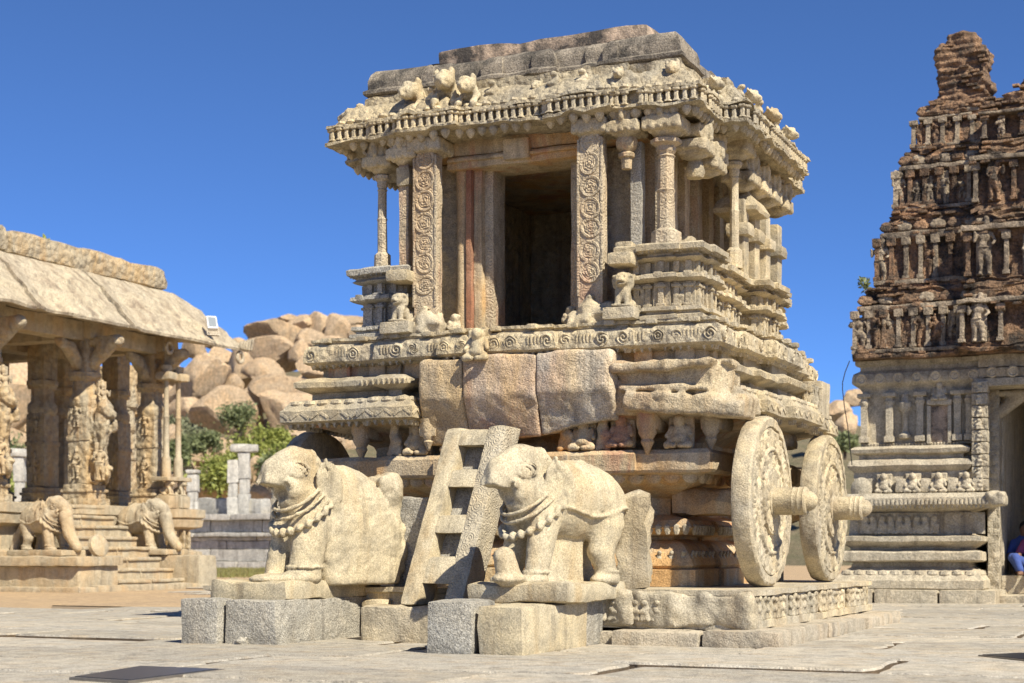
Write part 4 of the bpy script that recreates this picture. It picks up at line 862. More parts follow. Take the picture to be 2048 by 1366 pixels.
def elephant(label, me, loc, head, sb, scale=1.0, mat='granite_statue', grp='stone elephants in front of the chariot'):
    a = math.atan2(-math.cos(R(head)), -math.sin(R(head))); t = thing('elephant_statue', label, 'elephant statue', loc, a, grp)
    M = T(*loc) @ RZ(a)
    obj('base_slab', rbox((sb[0], sb[2], .372), (sb[1], sb[3], .53), .08, .03, .022, 5, int(sb[0] * 50)), mat, t)
    obj('body', me, mat, t, M @ T(0, 0, .135) @ S(*((scale,) * 3 if isinstance(scale, (int, float)) else scale))); return t
elephant('stone elephant right of the ladder, standing, draped with cloth and necklaces, trunk broken off', EA, (1.18, -3.32, .38), 26, (.66, 1.54, -4.08, -2.66), (1.16, .84, 1.02))
elephant('stone elephant left of the ladder with a broken rough back and crouching forelegs', EB, (-1.07, -3.36, .38), 17, (-1.74, -.955, -4.22, -2.5), (1.16, .88, 1.04))
rk = block('standing_stone', 'upright rough stone behind the tail of the right elephant', (1.44, -2.72, .46), (1.74, -2.45, 1.28), 'granite_warm', .06, .05, 4, 8, 'standing stone', None)
rk2 = block('standing_stone', 'tall grey stone between the left elephant and the ladder', (-.82, -2.62, .3), (-.4, -2.3, 1.3), 'granite_grey', .05, .035, 5, -5, 'standing stone', None)
# ------------------------------------------------------------------ pillared pavilion on the left
pv = thing('pillared_pavilion', 'open stone pavilion with carved columns and a heavy curved eave at the left', 'pavilion', (-20, 14, 0))
PX0, PY1 = -17.5, 18.3                           # front face x, far end y
PP = [(-27, 5), (PX0, 5), (PX0, PY1), (-27, PY1)]
obj('platform', loft(PP, [(.25, -.05), (.25, .22), (.1, .24), (.1, .42), (-.05, .5), (-.05, .62), (.12, .68), (.12, .8), (-.1, .86), (-.1, 1.35), (.12, 1.42), (.15, 1.6), (.1, 1.62), (.18, 1.66), (.18, 1.86), (0, 1.88)], .4, .015, 2), 'pav_stone', pv)
for i in range(11): obj('base_niche', join((rbox((-.07, -.16, 0), (.05, -.06, .46), .1, .02, .01), Matrix()), (rbox((-.07, .06, 0), (.05, .16, .46), .1, .02, .01), Matrix())), 'pav_carved', pv, T(PX0 - .02, 17.9 - i * .6, .88))
def yali_f(P):
    d = uni(.1, seg_(P, (.1, 0, .45), (.22, 0, 1.25), .2, .24), ell(P, (.34, 0, 1.72), (.22, .2, .26)), seg_(P, (.22, 0, 1.3), (.3, 0, 1.65), .2, .17), ell(P, (.52, 0, 1.62), (.16, .13, .1)), ell(P, (.08, 0, .55), (.2, .22, .25)))
    for s in (-1, 1):
        d = uni(.05, d, seg_(P, (.12, s * .17, .55), (.34, s * .18, .35), .12, .09), seg_(P, (.34, s * .18, .35), (.2, s * .18, .02), .08, .07), seg_(P, (.3, s * .16, 1.35), (.5, s * .15, 1.28), .09, .07), seg_(P, (.5, s * .15, 1.28), (.56, s * .14, 1.42), .07, .06))
    d = uni(.05, d, ell(P, (.2, 0, .25), (.25, .16, .2)), bx(P, (-.05, 0, 1.0), (.12, .2, 1.05), .05), ell(P, (.42, -.2, 1.05), (.1, .09, .2)), ell(P, (.42, -.2, 1.32), (.075, .075, .09)))
    return d + .05 * fbm(P, 6, 3, 3)
YALI = nets(yali_f, (-.25, -.4, -.03), (.95, .4, 2.2), .035)
def pcolumn(x, y, front=True, dark=False, colon=False):
    m = 'pav_carved'
    c = obj('column', join((rbox((-.36, -.36, 0), (.36, .36, .5), .2, .03, .02), Matrix()), (rbox((-.42, -.42, 0), (.42, .42, .16), .2, .03, .015), Matrix()), (rbox((-.4, -.4, .3), (.4, .4, .38), .2, .03, .01), Matrix()), (rbox((-.28, -.28, .5), (.28, .28, 2.3), .2, .03, .02), Matrix()), (rbox((-.31, -.31, 1.5), (.31, .31, 1.62), .2, .03, .01), Matrix()), (lathe([(.3, 2.25), (.36, 2.35), (.36, 2.5), (.28, 2.6), (.27, 2.9), (.38, 3.0), (.38, 3.1), (.26, 3.15)], 8), Matrix()), (rbox((-.26, -.26, 2.9), (.26, .26, 4.2), .2, .03, .02), Matrix())), m, pv, T(x, y, 1.88))
    obj('shrine_relief', FIG[0], 'pav_carved', c, T(x - .02, y - .3, 2.5) @ S(.9, .8, .75))
    obj('shrine_relief', FIG[1], 'pav_carved', c, T(x, y - .3, 3.7) @ S(.8, .8, .6))
    if front:
        obj('bracket', nets(lambda P: uni(.06, seg_(P, (0, 0, 0), (.35, 0, .35), .16, .18), seg_(P, (.35, 0, .35), (.75, 0, .55), .18, .14), bx(P, (.2, 0, .55), (.6, .17, .1), .04)) + .02 * fbm(P, 6, 2, 3), (-.3, -.3, -.25), (1.0, .3, .75), .045), m, c, T(x + .2, y, 5.15))
        obj('bracket', nets(lambda P: uni(.06, seg_(P, (0, 0, 0), (0, -.35, .35), .15, .16), seg_(P, (0, -.35, .35), (0, -.7, .5), .16, .12)) + .02 * fbm(P, 6, 2, 4), (-.3, -1.0, -.25), (.3, .3, .75), .05), m, c, T(x, y - .2, 5.15))
    if front and not colon: (obj('rearing_beast', YALI, 'pav_carved', c, T(x + .3, y, 2.38) @ S(.85, .95, 1)), obj('rider', FIG[0], 'pav_stone', c, T(x + .62, y - .22, 2.45) @ RZ(R(50)) @ S(.9)), obj('rider', FIG[1], 'pav_stone', c, T(x + .5, y + .05, 3.95) @ RZ(R(70)) @ S(.85)))
    if colon:
        for dx, dy in ((.62, -.25), (.62, .25)):
            k = obj('colonnette', lathe([(0, 0), (.12, 0), (.11, .5), (.075, .55), (.07, 1.5), (.08, 1.52), (.065, 1.56), (.06, 2.4), (.1, 2.5), (.09, 2.6), (.14, 2.7), (.14, 2.8), (0, 2.8)], 10), 'pav_stone', c, T(x + dx, y + dy, 2.62))
            obj('seated_lion', LION, 'pav_stone', c, T(x + dx, y + dy, 2.2) @ RZ(R(90)) @ S(.95))
            obj('colonnette_base', rbox((x + dx - .18, y + dy - .2, 1.88), (x + dx + .22, y + dy + .2, 2.2), .1, .03, .015), 'pav_stone', c)
            obj('colonnette_cap', rbox((x + dx - .2, y + dy - .2, 5.05), (x + dx + .22, y + dy + .2, 5.25), .1, .05, .015), 'pav_stone', c)
        obj('shelf', rbox((x + .35, y - .52, 2.56), (x + .85, y + .52, 2.66), .15, .02, .01), 'pav_stone', c)
for y_, co in ((17.35, True), (14.55, False), (11.2, False), (8.2, False)): pcolumn(-18.0 if not co else -18.15, y_, True, False, co)
for x_ in (-20.8, -23.8):
    for y_ in (17.2, 14.3, 11.2, 8.2): pcolumn(x_, y_, False)
for px_, D_ in ((85, 39.5), (105, 44), (232, 42), (205, 46), (250, 45.5), (-10, 42), (285, 48)):
    q = at(px_, HZ, D_); pcolumn(q.x, q.y, False)
for y_ in (17.3, 14.5, 11.2, 8.2): obj('roof_beam', rbox((-26.5, y_ - .25, 5.75), (-17.6, y_ + .25, 6.2), .5, .04, .02, 2), 'pav_stone', pv)
for x_ in (-18.05, -20.8, -23.8): obj('roof_beam', rbox((x_ - .26, 5, 5.7), (x_ + .26, 18.0, 6.15), .5, .04, .02, 2), 'pav_stone', pv)
prof = [(-1.2, 6.18), (.3, 6.16), (1.0, 6.08), (1.38, 5.98), (1.44, 5.97), (1.46, 6.03), (1.42, 6.08)] + [(1.42 - 1.34 * t, 6.08 + 1.32 * (t ** 1.0) * (.62 + .38 * math.sin(t * math.pi / 2)) + .10 * math.sin(t * math.pi)) for t in (.06, .12, .18, .24, .3, .36, .42, .5, .58, .66, .74, .8, .9, 1)] + [(-.4, 7.42), (-1.2, 7.44)]
prof = [(o_ + (.05 if (6.44 < z < 6.62 or 6.9 < z < 7.05) and o_ > 0 and k_ > 6 else 0), z) for k_, (o_, z) in enumerate(prof)]
ev = obj('eave', rbox((-19.4, 4, 6.2), (-18.6, 17.3, 7.3), .6, .05, .02), 'pav_stone', pv)
def eave_seg(y0, y1, bulge, last, sd):
    n = 10; V = []; m = len(prof)
    for k in range(n + 1):
        t = k / n
        for (o_, z) in prof:
            bb = bulge * (.5 - .5 * math.cos(2 * math.pi * t)) + .1 * (sd % 2)
            oo = o_ + (bb * max(0, min(1, (o_ + .2) / .8)) if o_ > -.2 else 0)
            ye = (y1 + max(0, o_) * .98) if last else y1
            V.append((-18.2 + oo, y0 + (ye - y0) * t, z))
    F = [(k * m + i, (k + 1) * m + i, (k + 1) * m + (i + 1) % m, k * m + (i + 1) % m) for k in range(n) for i in range(m)]
    F.append(tuple(range(m))); F.append(tuple(n * m + i for i in range(m - 1, -1, -1))); V = np.array(V); V = V + .022 * n3(V, 1.8, 3, sd)
    return mk('eave', V, F, 40)
for k, (y0, y1, bl) in enumerate(((4, 6.4, .12), (6.42, 9.0, -.16), (9.02, 11.4, .12), (11.42, 12.7, -.2), (12.75, 14.6, .1), (14.65, 16.1, -.2), (16.15, 18.15, .04))):
    e_ = obj('eave_stone', eave_seg(y0, y1, bl, k == 6, k), 'pav_roof', ev)
PRP = [(-27, 4), (-18.25, 4), (-18.25, 17.25), (-27, 17.25)]
for k, (y0, y1) in enumerate(((4, 8.2), (8.22, 12.2), (12.25, 18.05))):
    obj('parapet_stone', rbox((-19.0, y0, 7.42), (-18.15, y1, 7.98), .2, .12, .05, 3, k), 'pav_carved', pv)
obj('roof_deck', rbox((-27, 4, 7.2), (-18.9, 17.2, 7.6), .6, .05, .03, 2), 'pav_stone', pv)
# eave corner upturn and stone ring
for k in range(5): obj('corner_finial', rbox((0, 0, 0), (.09, .05, .34 - .03 * k), .06, .02, .008), 'pav_roof', ev, T(-16.75 - .0 * k, 19.6 - .12 * k, 6.02) @ RX(R(-14)))
for (x_, y_) in ((-16.82, 19.3), (-17.3, 16.9)):
    obj('stone_ring', nets(lambda P: tor(P, (0, 0, 0), .13, .05, rotm(0, 90)), (-.2, -.25, -.25), (.2, .25, .25), .03), 'pav_roof', ev, T(x_, y_, 5.82))
# stairs with elephants
st = thing('pavilion_stairs', 'flight of worn stone steps leading up to the pavilion between two elephants', 'stairs', (-15.5, 13, 0))
ns = 8
for k in range(ns):
    x1 = -15.05 - .32 * k; z1 = .2 + (1.86 - .2) * k / (ns - 1)
    for j in range(2):
        y0 = 11.95 + j * 1.22 + (.06 * (k % 2)); y1 = y0 + 1.2
        obj('step', join((rbox((x1 - .75, y0, z1 - .26), (x1 - .05, y1, z1 - .07), .2, .01, .008, 3, k * 2 + j), Matrix()), (rbox((x1 - .75, y0, z1 - .075), (x1, y1, z1), .2, .03, .015, 3, k * 2 + j), Matrix())), 'pav_stone', st)
obj('bottom_slab', rbox((-15.4, 10.9, -.05), (-14.75, 15.3, .1), .3, .03, .02), 'pav_stone', st)
ck = obj('cheek_wall', rbox((-19, 10.55, -.05), (-15.0, 11.9, .5), .25, .04, .02), 'pav_stone', st); obj('cheek_cap', rbox((-19, 10.4, .5), (-14.9, 11.95, .7), .25, .04, .02), 'pav_stone', ck); obj('cheek_plinth', rbox((-19, 10.3, -.06), (-14.75, 12.0, .07), .25, .03, .02), 'pav_stone', ck)
obj('cheek_wall', rbox((-17.6, 14.45, -.05), (-14.75, 15.2, .72), .25, .04, .02), 'pav_stone', st)
def small_el(label, x, y, z, a, s):
    t = thing('elephant_statue', label, 'elephant statue', (x, y, z), a, 'elephants flanking the pavilion stairs'); M = T(x, y, z) @ RZ(a)
    obj('base_slab', rbox((-.7, -.42, -.0), (.95, .42, .13), .2, .03, .02), 'pav_stone', t, M @ S(s)); obj('body', EA, 'pav_stone', t, M @ T(0, 0, .12 * s) @ S(s))
    obj('trunk', nets(lambda P: uni(.05, seg_(P, (.62, 0, .75), (.72, 0, .35), .15, .12), seg_(P, (.72, 0, .35), (.95, 0, .08), .12, .1)) + .01 * fbm(P, 9, 2, 1), (.4, -.3, -.05), (1.15, .3, 1), .035), 'pav_stone', t, M @ T(0, 0, .1 * s) @ S(s))
    return t
small_el('weathered stone elephant at the left edge, on the near side of the pavilion stairs', -16.5, 11.35, .7, R(-8), 1.02)
small_el('stone elephant on the far side of the pavilion stairs', -16.55, 14.8, .72, R(0), 1.05)
o = obj('stone_disc', lathe([(0, -.08), (.2, -.08), (.24, -.05), (.24, .05), (.2, .08), (.1, .1), (0, .09)], 20), 'pav_stone', None, T(-15.3, 11.6, .92) @ RY(R(75)) @ RX(R(10))); tag(o, 'round stone disc propped beside the near stair elephant', 'stone')
# floodlight and weed
c_ = at(425, 660, 40.2); fl = thing('floodlight', 'white metal floodlight mounted on the corner of the pavilion eave', 'lamp', c_)
Mf = T(*c_) @ RZ(YAW + R(25)) @ RX(R(-25))
hs = obj('housing', rbox((-.13, -.06, .02), (.13, .1, .38), .1, .02, 0), 'white_paint', fl, Mf); obj('glass', rbox((-.1, -.07, .06), (.1, -.055, .34), .2, .004, 0), 'lamp_glass', hs, Mf); obj('bracket', join((rbox((-.15, -.02, -.14), (-.135, .02, .2), .2, .004, 0), Matrix()), (rbox((.135, -.02, -.14), (.15, .02, .2), .2, .004, 0), Matrix()), (rbox((-.15, -.03, -.16), (.15, .03, -.14), .2, .004, 0), Matrix())), 'frame_metal', fl, Mf)
c_ = at(92, 506, 37); o = obj('weed', leaves(160, (.16, .16, .42), 3, .05), 'leaf_bright', None, T(*c_)); tag(o, 'small green weed sprouting from the pavilion parapet', 'plant')
# ruined wall far behind, stone by stone
W0 = at(330, HZ, 80); wl = thing('ruined_wall', 'long grey moulded stone platform wall in the background left', 'wall', (W0.x, W0.y, 0))
wy = 50.0; rw = random.Random(6)
rows = [(-.05, .35, .25, 'step_course'), (.35, .95, .05, ''), (.95, 1.35, .0, ''), (1.35, 1.55, .0, ''), (1.55, 1.75, .3, ''), (1.75, 2.35, -.05, ''), (2.35, 2.65, .3, '')]
for k, (z0, z1, pr_, _) in enumerate(rows):
    x = -52 + rw.random() * 2
    while x < -18:
        w_ = rw.uniform(2.0, 4.2); obj('wall_stone', rbox((x + .02, wy - pr_ - rw.uniform(0, .05), z0 + .01), (x + w_ - .02, wy + 2.0, z1 - .005), .6, .05, .03, 1.5, k), 'ruin_grey', wl); x += w_
for i in range(12):
    obj('wall_rubble', rbox((0, 0, 0), (rw.uniform(1.2, 2.6), 1.0, rw.uniform(.35, 1.0)), .4, .1, .08, 1.5, i), 'ruin_grey', wl, T(-46 + i * 2.3, wy + 2.5, 2.6))
for (px, y0, y1, w_, cap, words) in ((467, 1027, 920, 22, 0, 'broken plain half of the double pillar on the ruined wall'), (489, 1027, 905, 22, 1, 'tall ruined pillar with a battered capital on the background wall'), (386, 1027, 948, 22, 2, 'short lumpy ruined pillar beside the pavilion on the background wall'), (40, 1010, 915, 22, 1, 'ruined pillar seen through the pavilion'), (8, 1010, 935, 18, 0, 'ruined pillar stump at the left edge seen under the pavilion')):
    D = 80.5; a, b = at(px, y0, D), at(px, y1, D); hw = w_ * D / FPX / 2; t = thing('ruined_pillar', words, 'pillar', (a.x, a.y, 2.6), YAW, 'ruined pillars in the background'); M = T(a.x, a.y, 2.55) @ RZ(YAW); H = b.z - 2.55
    obj('shaft', join((rbox((-hw, -hw, 0), (hw, hw, H * .35), .25, .04, .03, 2, px), Matrix()), (rbox((-hw * .85, -hw * .85, H * .34), (hw * .85, hw * .85, H * .6), .25, .08, .03, 2, px), Matrix()), (rbox((-hw, -hw, H * .59), (hw, hw, H), .25, .04, .04, 2, px), Matrix())), 'ruin_grey', t, M)
    if cap: obj('capital', rbox((-hw * (2.4 if cap == 1 else 1.2), -hw * 1.3, H), (hw * (2.6 if cap == 1 else 1.2), hw * 1.3, H + (.42 if cap == 1 else .2)), .2, .12, .05, 2, 3), 'ruin_grey', t, M)
# ------------------------------------------------------------------ gateway tower on the right
gt = thing('gateway_tower', 'ruined brick gateway tower on a pale moulded stone base at the right', 'tower', (4.4, 12, 0))
GC = 4.6; GY = 9.5
def half(off=0): return [(1.0, GY), (3.1, GY), (3.1, GY + 4.5), (1.0, GY + 4.5)]
GP = [(.6, GY), (3.08, GY), (3.08, GY + 5), (.6, GY + 5)]; GQ = [(6.1, GY), (8.2, GY), (8.2, GY + 5), (6.1, GY + 5)]
rt = random.Random(9)
prof = [(-.35, .19), (-.1, .2), (-.08, .22), (-.08, .34), (-.1, .36), (-.14, .42), (-.22, .5), (-.32, .55), (-.34, .62), (-.16, .64), (-.14, .66), (-.14, .78), (-.16, .8), (-.32, .82), (-.3, .86), (-.16, .93), (-.12, .96), (-.12, 1.03), (-.3, 1.06), (-.32, 1.42), (-.14, 1.47), (0, 1.5), (.04, 1.52), (.04, 1.63), (-.02, 1.7), (-.34, 1.72), (-.36, 2.06), (-.3, 2.1), (-.26, 2.16), (-.3, 2.24), (-.42, 2.27), (-.42, 2.33), (-.32, 2.36), (-.3, 2.42), (-.36, 2.46), (-.5, 2.48), (-.5, 2.52)]
prof2 = [(.03, 2.49), (.03, 2.53), (0, 2.54), (0, 3.36), (.04, 3.42), (.1, 3.46), (.13, 3.48), (.14, 3.5), (.14, 3.56), (.12, 3.64), (.06, 3.68), (.03, 3.7), (.03, 3.76), (.1, 3.79), (.1, 3.85), (-.1, 3.87)]
def shp(P_, l, r_): return [(P_[0][0] + l + .04, GY + .54), (P_[1][0] - r_, GY + .54), (P_[1][0] - r_, GY + 4.6), (P_[0][0] + l, GY + 4.6)]
for P_, l, r_ in ((GP, .42, .25), (GQ, .25, .25)):
    b = obj('stone_base', loft(P_, prof, .16, .012, 4, 3, 35, .14), 'gop_stone', gt)
    obj('upper_wall', loft(shp(P_, l, r_), prof2, .16, .01, 4, 4, 35, .14), 'gop_stone', gt)
for (x0, x1) in ((.5, 1.35), (1.36, 2.35), (2.36, 3.22)): obj('foot_stone', rbox((x0, GY - .12, -.05), (x1 - .01, GY + 1, .2), .25, .025, .012, 4, int(x0 * 9)), 'gop_stone', gt)
obj('foot_stone', rbox((3.0, GY - .05, -.05), (3.23, GY + 3, .198), .25, .02, .01), 'gop_stone', gt); obj('foot_stone', rbox((6.0, GY - .12, -.05), (8.3, GY + 1, .2), .25, .02, .01), 'gop_stone', gt)
B0 = GP
def gpl(name, me, lst, z, M2=None, mat='gop_stone', skip=0.0): place(name, me, mat, gt, lst, z, M2, skip, .004, rt)
gpl('tooth', TOOTH, perim(B0, .0, .07, 'fr'), 1.5, S(1.0))
gpl('flute', rbox((-.02, -.02, -.045), (.02, .02, .045), .08, .012, .002), perim(B0, .04, .065, 'fr'), 1.57)
gpl('lotus_scallop', lathe([(0, -.06), (.06, -.05), (.1, 0), (.08, .05), (0, .07)], 8), perim(B0, -.19, .19, 'fr'), .44, S(1, .6, 1))
gpl('rib', rbox((-.018, -.03, -.035), (.018, .03, .035), .08, .012, .002), [q for q in perim(B0, -.5, .05, 'fr')], 2.49, RX(R(15)))
gpl('eave_medallion', lathe([(0, 0), (.08, .0), (.085, .02), (.09, .03), (.07, .045), (.05, .03), (0, .04)], 16), [(x, y, a, f) for x, y, a, f in perim(shp(GP, .42, .25), .13, .31, 'f')], 3.56, RX(R(95)), 'gop_stone')
PIL = join((rbox((-.055, -.06, 0), (.055, .06, .78), .1, .01, .004), Matrix()), (lathe([(.05, .56), (.085, .62), (.085, .66), (.05, .69)], 10), Matrix()), (rbox((-.11, -.1, .72), (.11, .1, .79), .1, .02, .006), Matrix()), (rbox((-.08, -.08, 0), (.08, .08, .1), .1, .01, .004), Matrix()))
for x in (1.1, 1.5, 1.98, 2.56, 2.74): obj('pilaster', PIL, 'gop_stone', gt, T(x, GY + .5, 2.54))
POT = lathe([(0, .08), (.09, .1), (.1, .15), (.05, .2), (.04, .5), (.08, .55), (.1, .6), (.1, .66), (.06, .7), (.05, .8)], 12)
for x in (1.74,): obj('pot_column', POT, 'gop_stone', gt, T(x, GY + .5, 2.5))
nc = obj('wall_niche', rbox((2.14, GY + .5, 2.5), (2.42, GY + .56, 3.1), .1, .01, .006), 'plaster_pink', gt); obj('niche_hood', rbox((2.08, GY + .42, 3.1), (2.48, GY + .56, 3.2), .08, .03, .01), 'gop_stone', nc); obj('niche_crest', DWARF, 'gop_stone', nc, T(2.28, GY + .5, 3.18) @ S(.9))
for sx in (2.12, 2.44): obj('niche_post', rbox((sx - .03, GY + .44, 2.5), (sx + .03, GY + .56, 3.1), .1, .01, .005), 'gop_stone', nc)
rel = obj('relief_panel', rbox((1.05, GY + .28, 1.07), (2.32, GY + .34, 1.41), .1, .01, .006), 'gop_carved', gt); obj('relief_panel', rbox((2.38, GY + .28, 1.07), (3.0, GY + .34, 1.41), .1, .01, .006), 'gop_carved', gt)
for i in range(9): obj('relief_animal', LUMP[i % 2], 'gop_stone', rel, T(1.15 + i * .135, GY + .27, 1.09) @ S(1.25, .6, 1.1))
for i, x in enumerate((1.1, 1.45, 1.72, 1.9, 2.1, 2.3, 2.52, 2.72, 2.9)): obj('base_shrine', DWARF if i % 2 else rbox((-.09, -.05, 0), (.09, .05, .24), .06, .03, .01), 'gop_stone', gt, T(x, GY + .28, 1.72) @ S(.95))
obj('arched_stone', lathe([(0, 0), (.15, 0), (.17, .05), (.1, .1), (0, .11)], 20), 'gop_stone', gt, T(1.12, GY + .2, 1.78) @ RX(R(90)) @ S(1, 1.15, 1))
obj('broken_ledge_end', nets(lambda P: bx(P, (3.2, GY + .1, 1.6), (.14, .18, .1), .03) + .05 * fbm(P, 6, 2, 3), (2.95, GY - .2, 1.4), (3.45, GY + .4, 1.8), .03), 'gop_stone', gt)
# doorway
for i in range(9):
    k_ = obj('door_panel', rbox((2.80, GY + .26, 1.74 + i * .19), (3.04, GY + .5, 1.92 + i * .19), .08, .012, .006), 'gop_carved', gt)
    obj('panel_relief', LUMP[i % 2], 'gop_stone', k_, T(2.92, GY + .25, 1.75 + i * .19) @ S(.8, .5, .62))
obj('door_jamb', rbox((2.96, GY + .9, .1), (3.14, GY + 1.25, 3.36), .2, .02, .01), 'gop_carved', gt); obj('door_jamb', rbox((6.06, GY + .9, .1), (6.3, GY + 1.25, 3.36), .2, .02, .01), 'gop_stone', gt)
obj('lintel', rbox((2.8, GY + .35, 3.36), (6.4, GY + 4.6, 3.5), .4, .02, .01), 'gop_stone', gt)
obj('lintel_eave', rbox((2.86, GY + .38, 3.5), (6.2, GY + 4.6, 3.66), .25, .04, .01), 'gop_stone', gt); obj('lintel_band', rbox((2.86, GY + .4, 3.66), (6.2, GY + 4.6, 3.86), .25, .03, .012), 'gop_stone', gt)
for i in range(4): obj('eave_medallion', bpy.data.objects['eave_medallion'].data, 'gop_stone', gt, T(3.1 + i * .31, GY + .37, 3.58) @ RX(R(95)))
obj('door_bracket', nets(lambda P: uni(.05, seg_(P, (0, 0, 0), (.3, 0, .25), .1, .12), bx(P, (.2, 0, .3), (.3, .12, .05), .03)), (-.2, -.2, -.2), (.6, .2, .4), .04), 'gop_stone', gt, T(3.12, GY + 1.05, 3.0))
obj('passage_wall', rbox((2.9, GY + 1.25, .1), (3.16, GY + 4.9, 3.4), .4, .02, .01), 'gop_stone', gt); obj('passage_wall', rbox((6.0, GY + 1.25, .1), (6.3, GY + 4.9, 3.4), .4, .02, .01), 'gop_stone', gt); obj('passage_end', rbox((3.1, GY + 4.55, .1), (6.1, GY + 4.8, 3.4), .4, .02, .01), 'gop_stone', gt)
obj('threshold', rbox((3.1, GY + .2, -.05), (6.1, GY + 4.6, .12), .4, .03, .012), 'gop_stone', gt); obj('threshold', rbox((3.14, GY + 1.15, .12), (6.02, GY + 4.6, .42), .4, .03, .012), 'gop_stone', gt)
# brick storeys
def storey(z0, z1, x0, x1, y0, seed, courses=6, name='brick_storey', y1=None, mat='brick_red', amp=.05):
    P_ = [(x0, y0), (x1, y0), (x1, y1 or GY + 4.6), (x0, y1 or GY + 4.6)]; pr_ = []; r_ = random.Random(seed); h = (z1 - z0)
    marks = [(0, .03), (.04, .05), (.07, .01), (.1, .03), (.12, -.02), (.64, -.01), (.66, .03), (.69, .07), (.73, .08), (.76, .03), (.8, .07), (.84, .03), (.88, .06), (.92, .02), (.96, .05), (1, .02)]
    for t, o_ in marks: pr_.append((o_ - .2 * t + r_.uniform(-.015, .015), z0 + h * t))
    return obj(name, loft(P_, pr_, .12, amp, 4.5, seed, 40, .09), mat, gt), P_
def figs(par, xs, y, z, s, sd):
    r_ = random.Random(sd)
    for i, x in enumerate(xs):
        if r_.random() < .1: continue
        q = r_.uniform(.72, 1.12); obj('statue', r_.choice(FIG), r_.choice(('stucco_old', 'stucco_old', 'brick_red')), par, T(x + r_.uniform(-.05, .05), y + r_.uniform(-.02, .03), z) @ RZ(R(r_.uniform(-35, 35))) @ S(s * q * r_.choice((-1, 1)) * r_.uniform(.9, 1.25), s, s * q))
def posts(par, xs, y, z, h):
    for x in xs: obj('brick_pilaster', join((rbox((-.035, -.06, 0), (.035, .06, h), .1, .01, .006), Matrix()), (rbox((-.07, -.09, h * .8), (.07, .06, h), .1, .015, .01), Matrix()), (rbox((-.055, -.08, 0), (.055, .06, h * .1), .1, .01, .006), Matrix())), 'stucco_old' if random.random() < .6 else 'brick_red', par, T(x, y, z))
def bricks(par, x0, x1, y, z0, z1, n, sd):
    r_ = random.Random(sd)
    for i in range(n): obj('brick', BRK, 'brick_red', par, T(r_.uniform(x0, x1), y + r_.uniform(-.02, .04), r_.uniform(z0, z1)) @ RZ(r_.uniform(-.06, .06)) @ S(r_.uniform(.7, 1.2), 1, 1))
BRK = rbox((-.075, -.06, -.02), (.075, .06, .02), .08, .008, .005)
MR = nets(lambda P: uni(.02, bx(P, (0, 0, .05), (.09, .07, .05), .02), ell(P, (0, 0, .13), (.08, .06, .07))) + .02 * fbm(P, 12, 2, 3), (-.13, -.12, -.03), (.13, .12, .25), .022)
T_ = [(3.86, 4.98, 1.0, 8.2, GY + .15), (4.96, 6.2, 1.3, 7.9, GY + .42), (6.18, 7.25, 1.55, 7.65, GY + .66), (7.23, 8.0, 1.8, 7.4, GY + .88)]
for k, (z0, z1, x0, x1, y0) in enumerate(T_):
    s_, P_ = storey(z0, z1, x0, x1, y0, 20 + k); h = z1 - z0; w_ = 1.75 - .28 * k
    figs(s_, [x0 + .1 + .23 * i for i in range(7 - k)], y0 + .06, z0 + h * .13, h * .54, k)
    posts(s_, [x0 + .0 + .23 * i for i in range(8 - k)], y0 + .09, z0 + h * .13, h * .55)
    obj('cornice_band', rbox((x0 + .06, y0 + .04, z0 + h * .68), (x0 + w_, y0 + .3, z0 + h * .75), .1, .02, .02, 6, k), 'stucco_old', s_)
    obj('cornice_band', rbox((x0 - .04, y0 - .06, z0 + h * .06), (x0 + w_ + .3, y0 + .2, z0 + h * .12), .1, .02, .015, 6, k + 4), 'stucco_old', s_)
    for i in range(6): obj('miniature_roof', MR, 'stucco_old' if i % 2 else 'brick_red', s_, T(x0 + .16 + i * (w_ - .15) / 5, y0 + .12, z0 + h * .76) @ S(1.15, .8, .85))
    bricks(s_, x0 + .26, x0 + w_ + .3, y0 + .1, z0 + h * .64, z1 + .04, 30, k); bricks(s_, x0 + .1, x0 + w_, y0 - .03, z0, z0 + h * .12, 12, k + 9)
# central bay stepping forward
for k, (z0, z1, y0, xa) in enumerate(((3.86, 4.9, GY - .12, 2.66), (4.88, 6.1, GY + .1, 2.72), (6.08, 7.2, GY + .36, 2.8), (7.18, 7.82, GY + .6, 2.9))):
    s_, P_ = storey(z0, z1, xa, 9.2 - xa, y0, 40 + k, name='brick_bay', y1=GY + 1.6); h = z1 - z0
    figs(s_, (xa + .34, xa + .95), y0 - .04, z0 + h * .13, h * .68, k + 1); posts(s_, (xa + .05, xa + .62, xa + 1.2), y0 + .03, z0 + h * .13, h * .55)
    bricks(s_, xa, xa + 1.2, y0 - .03, z0 + h * .6, z1 + .03, 14, k + 50)
    obj('cornice_band', rbox((xa - .04, y0 - .1, z0 + h * .7), (xa + 1.8, y0 + .2, z0 + h * .77), .1, .02, .02, 6, k), 'stucco_old', s_)
def crag(lo, hi, sd, amp=.1): 
    c = [(a + b) / 2 for a, b in zip(lo, hi)]; h = [(b - a) / 2 for a, b in zip(lo, hi)]
    return nets(lambda P: bx(P, c, h, .04) + amp * fbm(P * np.array((1, 1, 1.5)), 3.2, 4, sd) - .03 + .02 * np.sin(P[:, 2] * 55), [a - .14 for a in lo], [b + .14 for b in hi], .03)
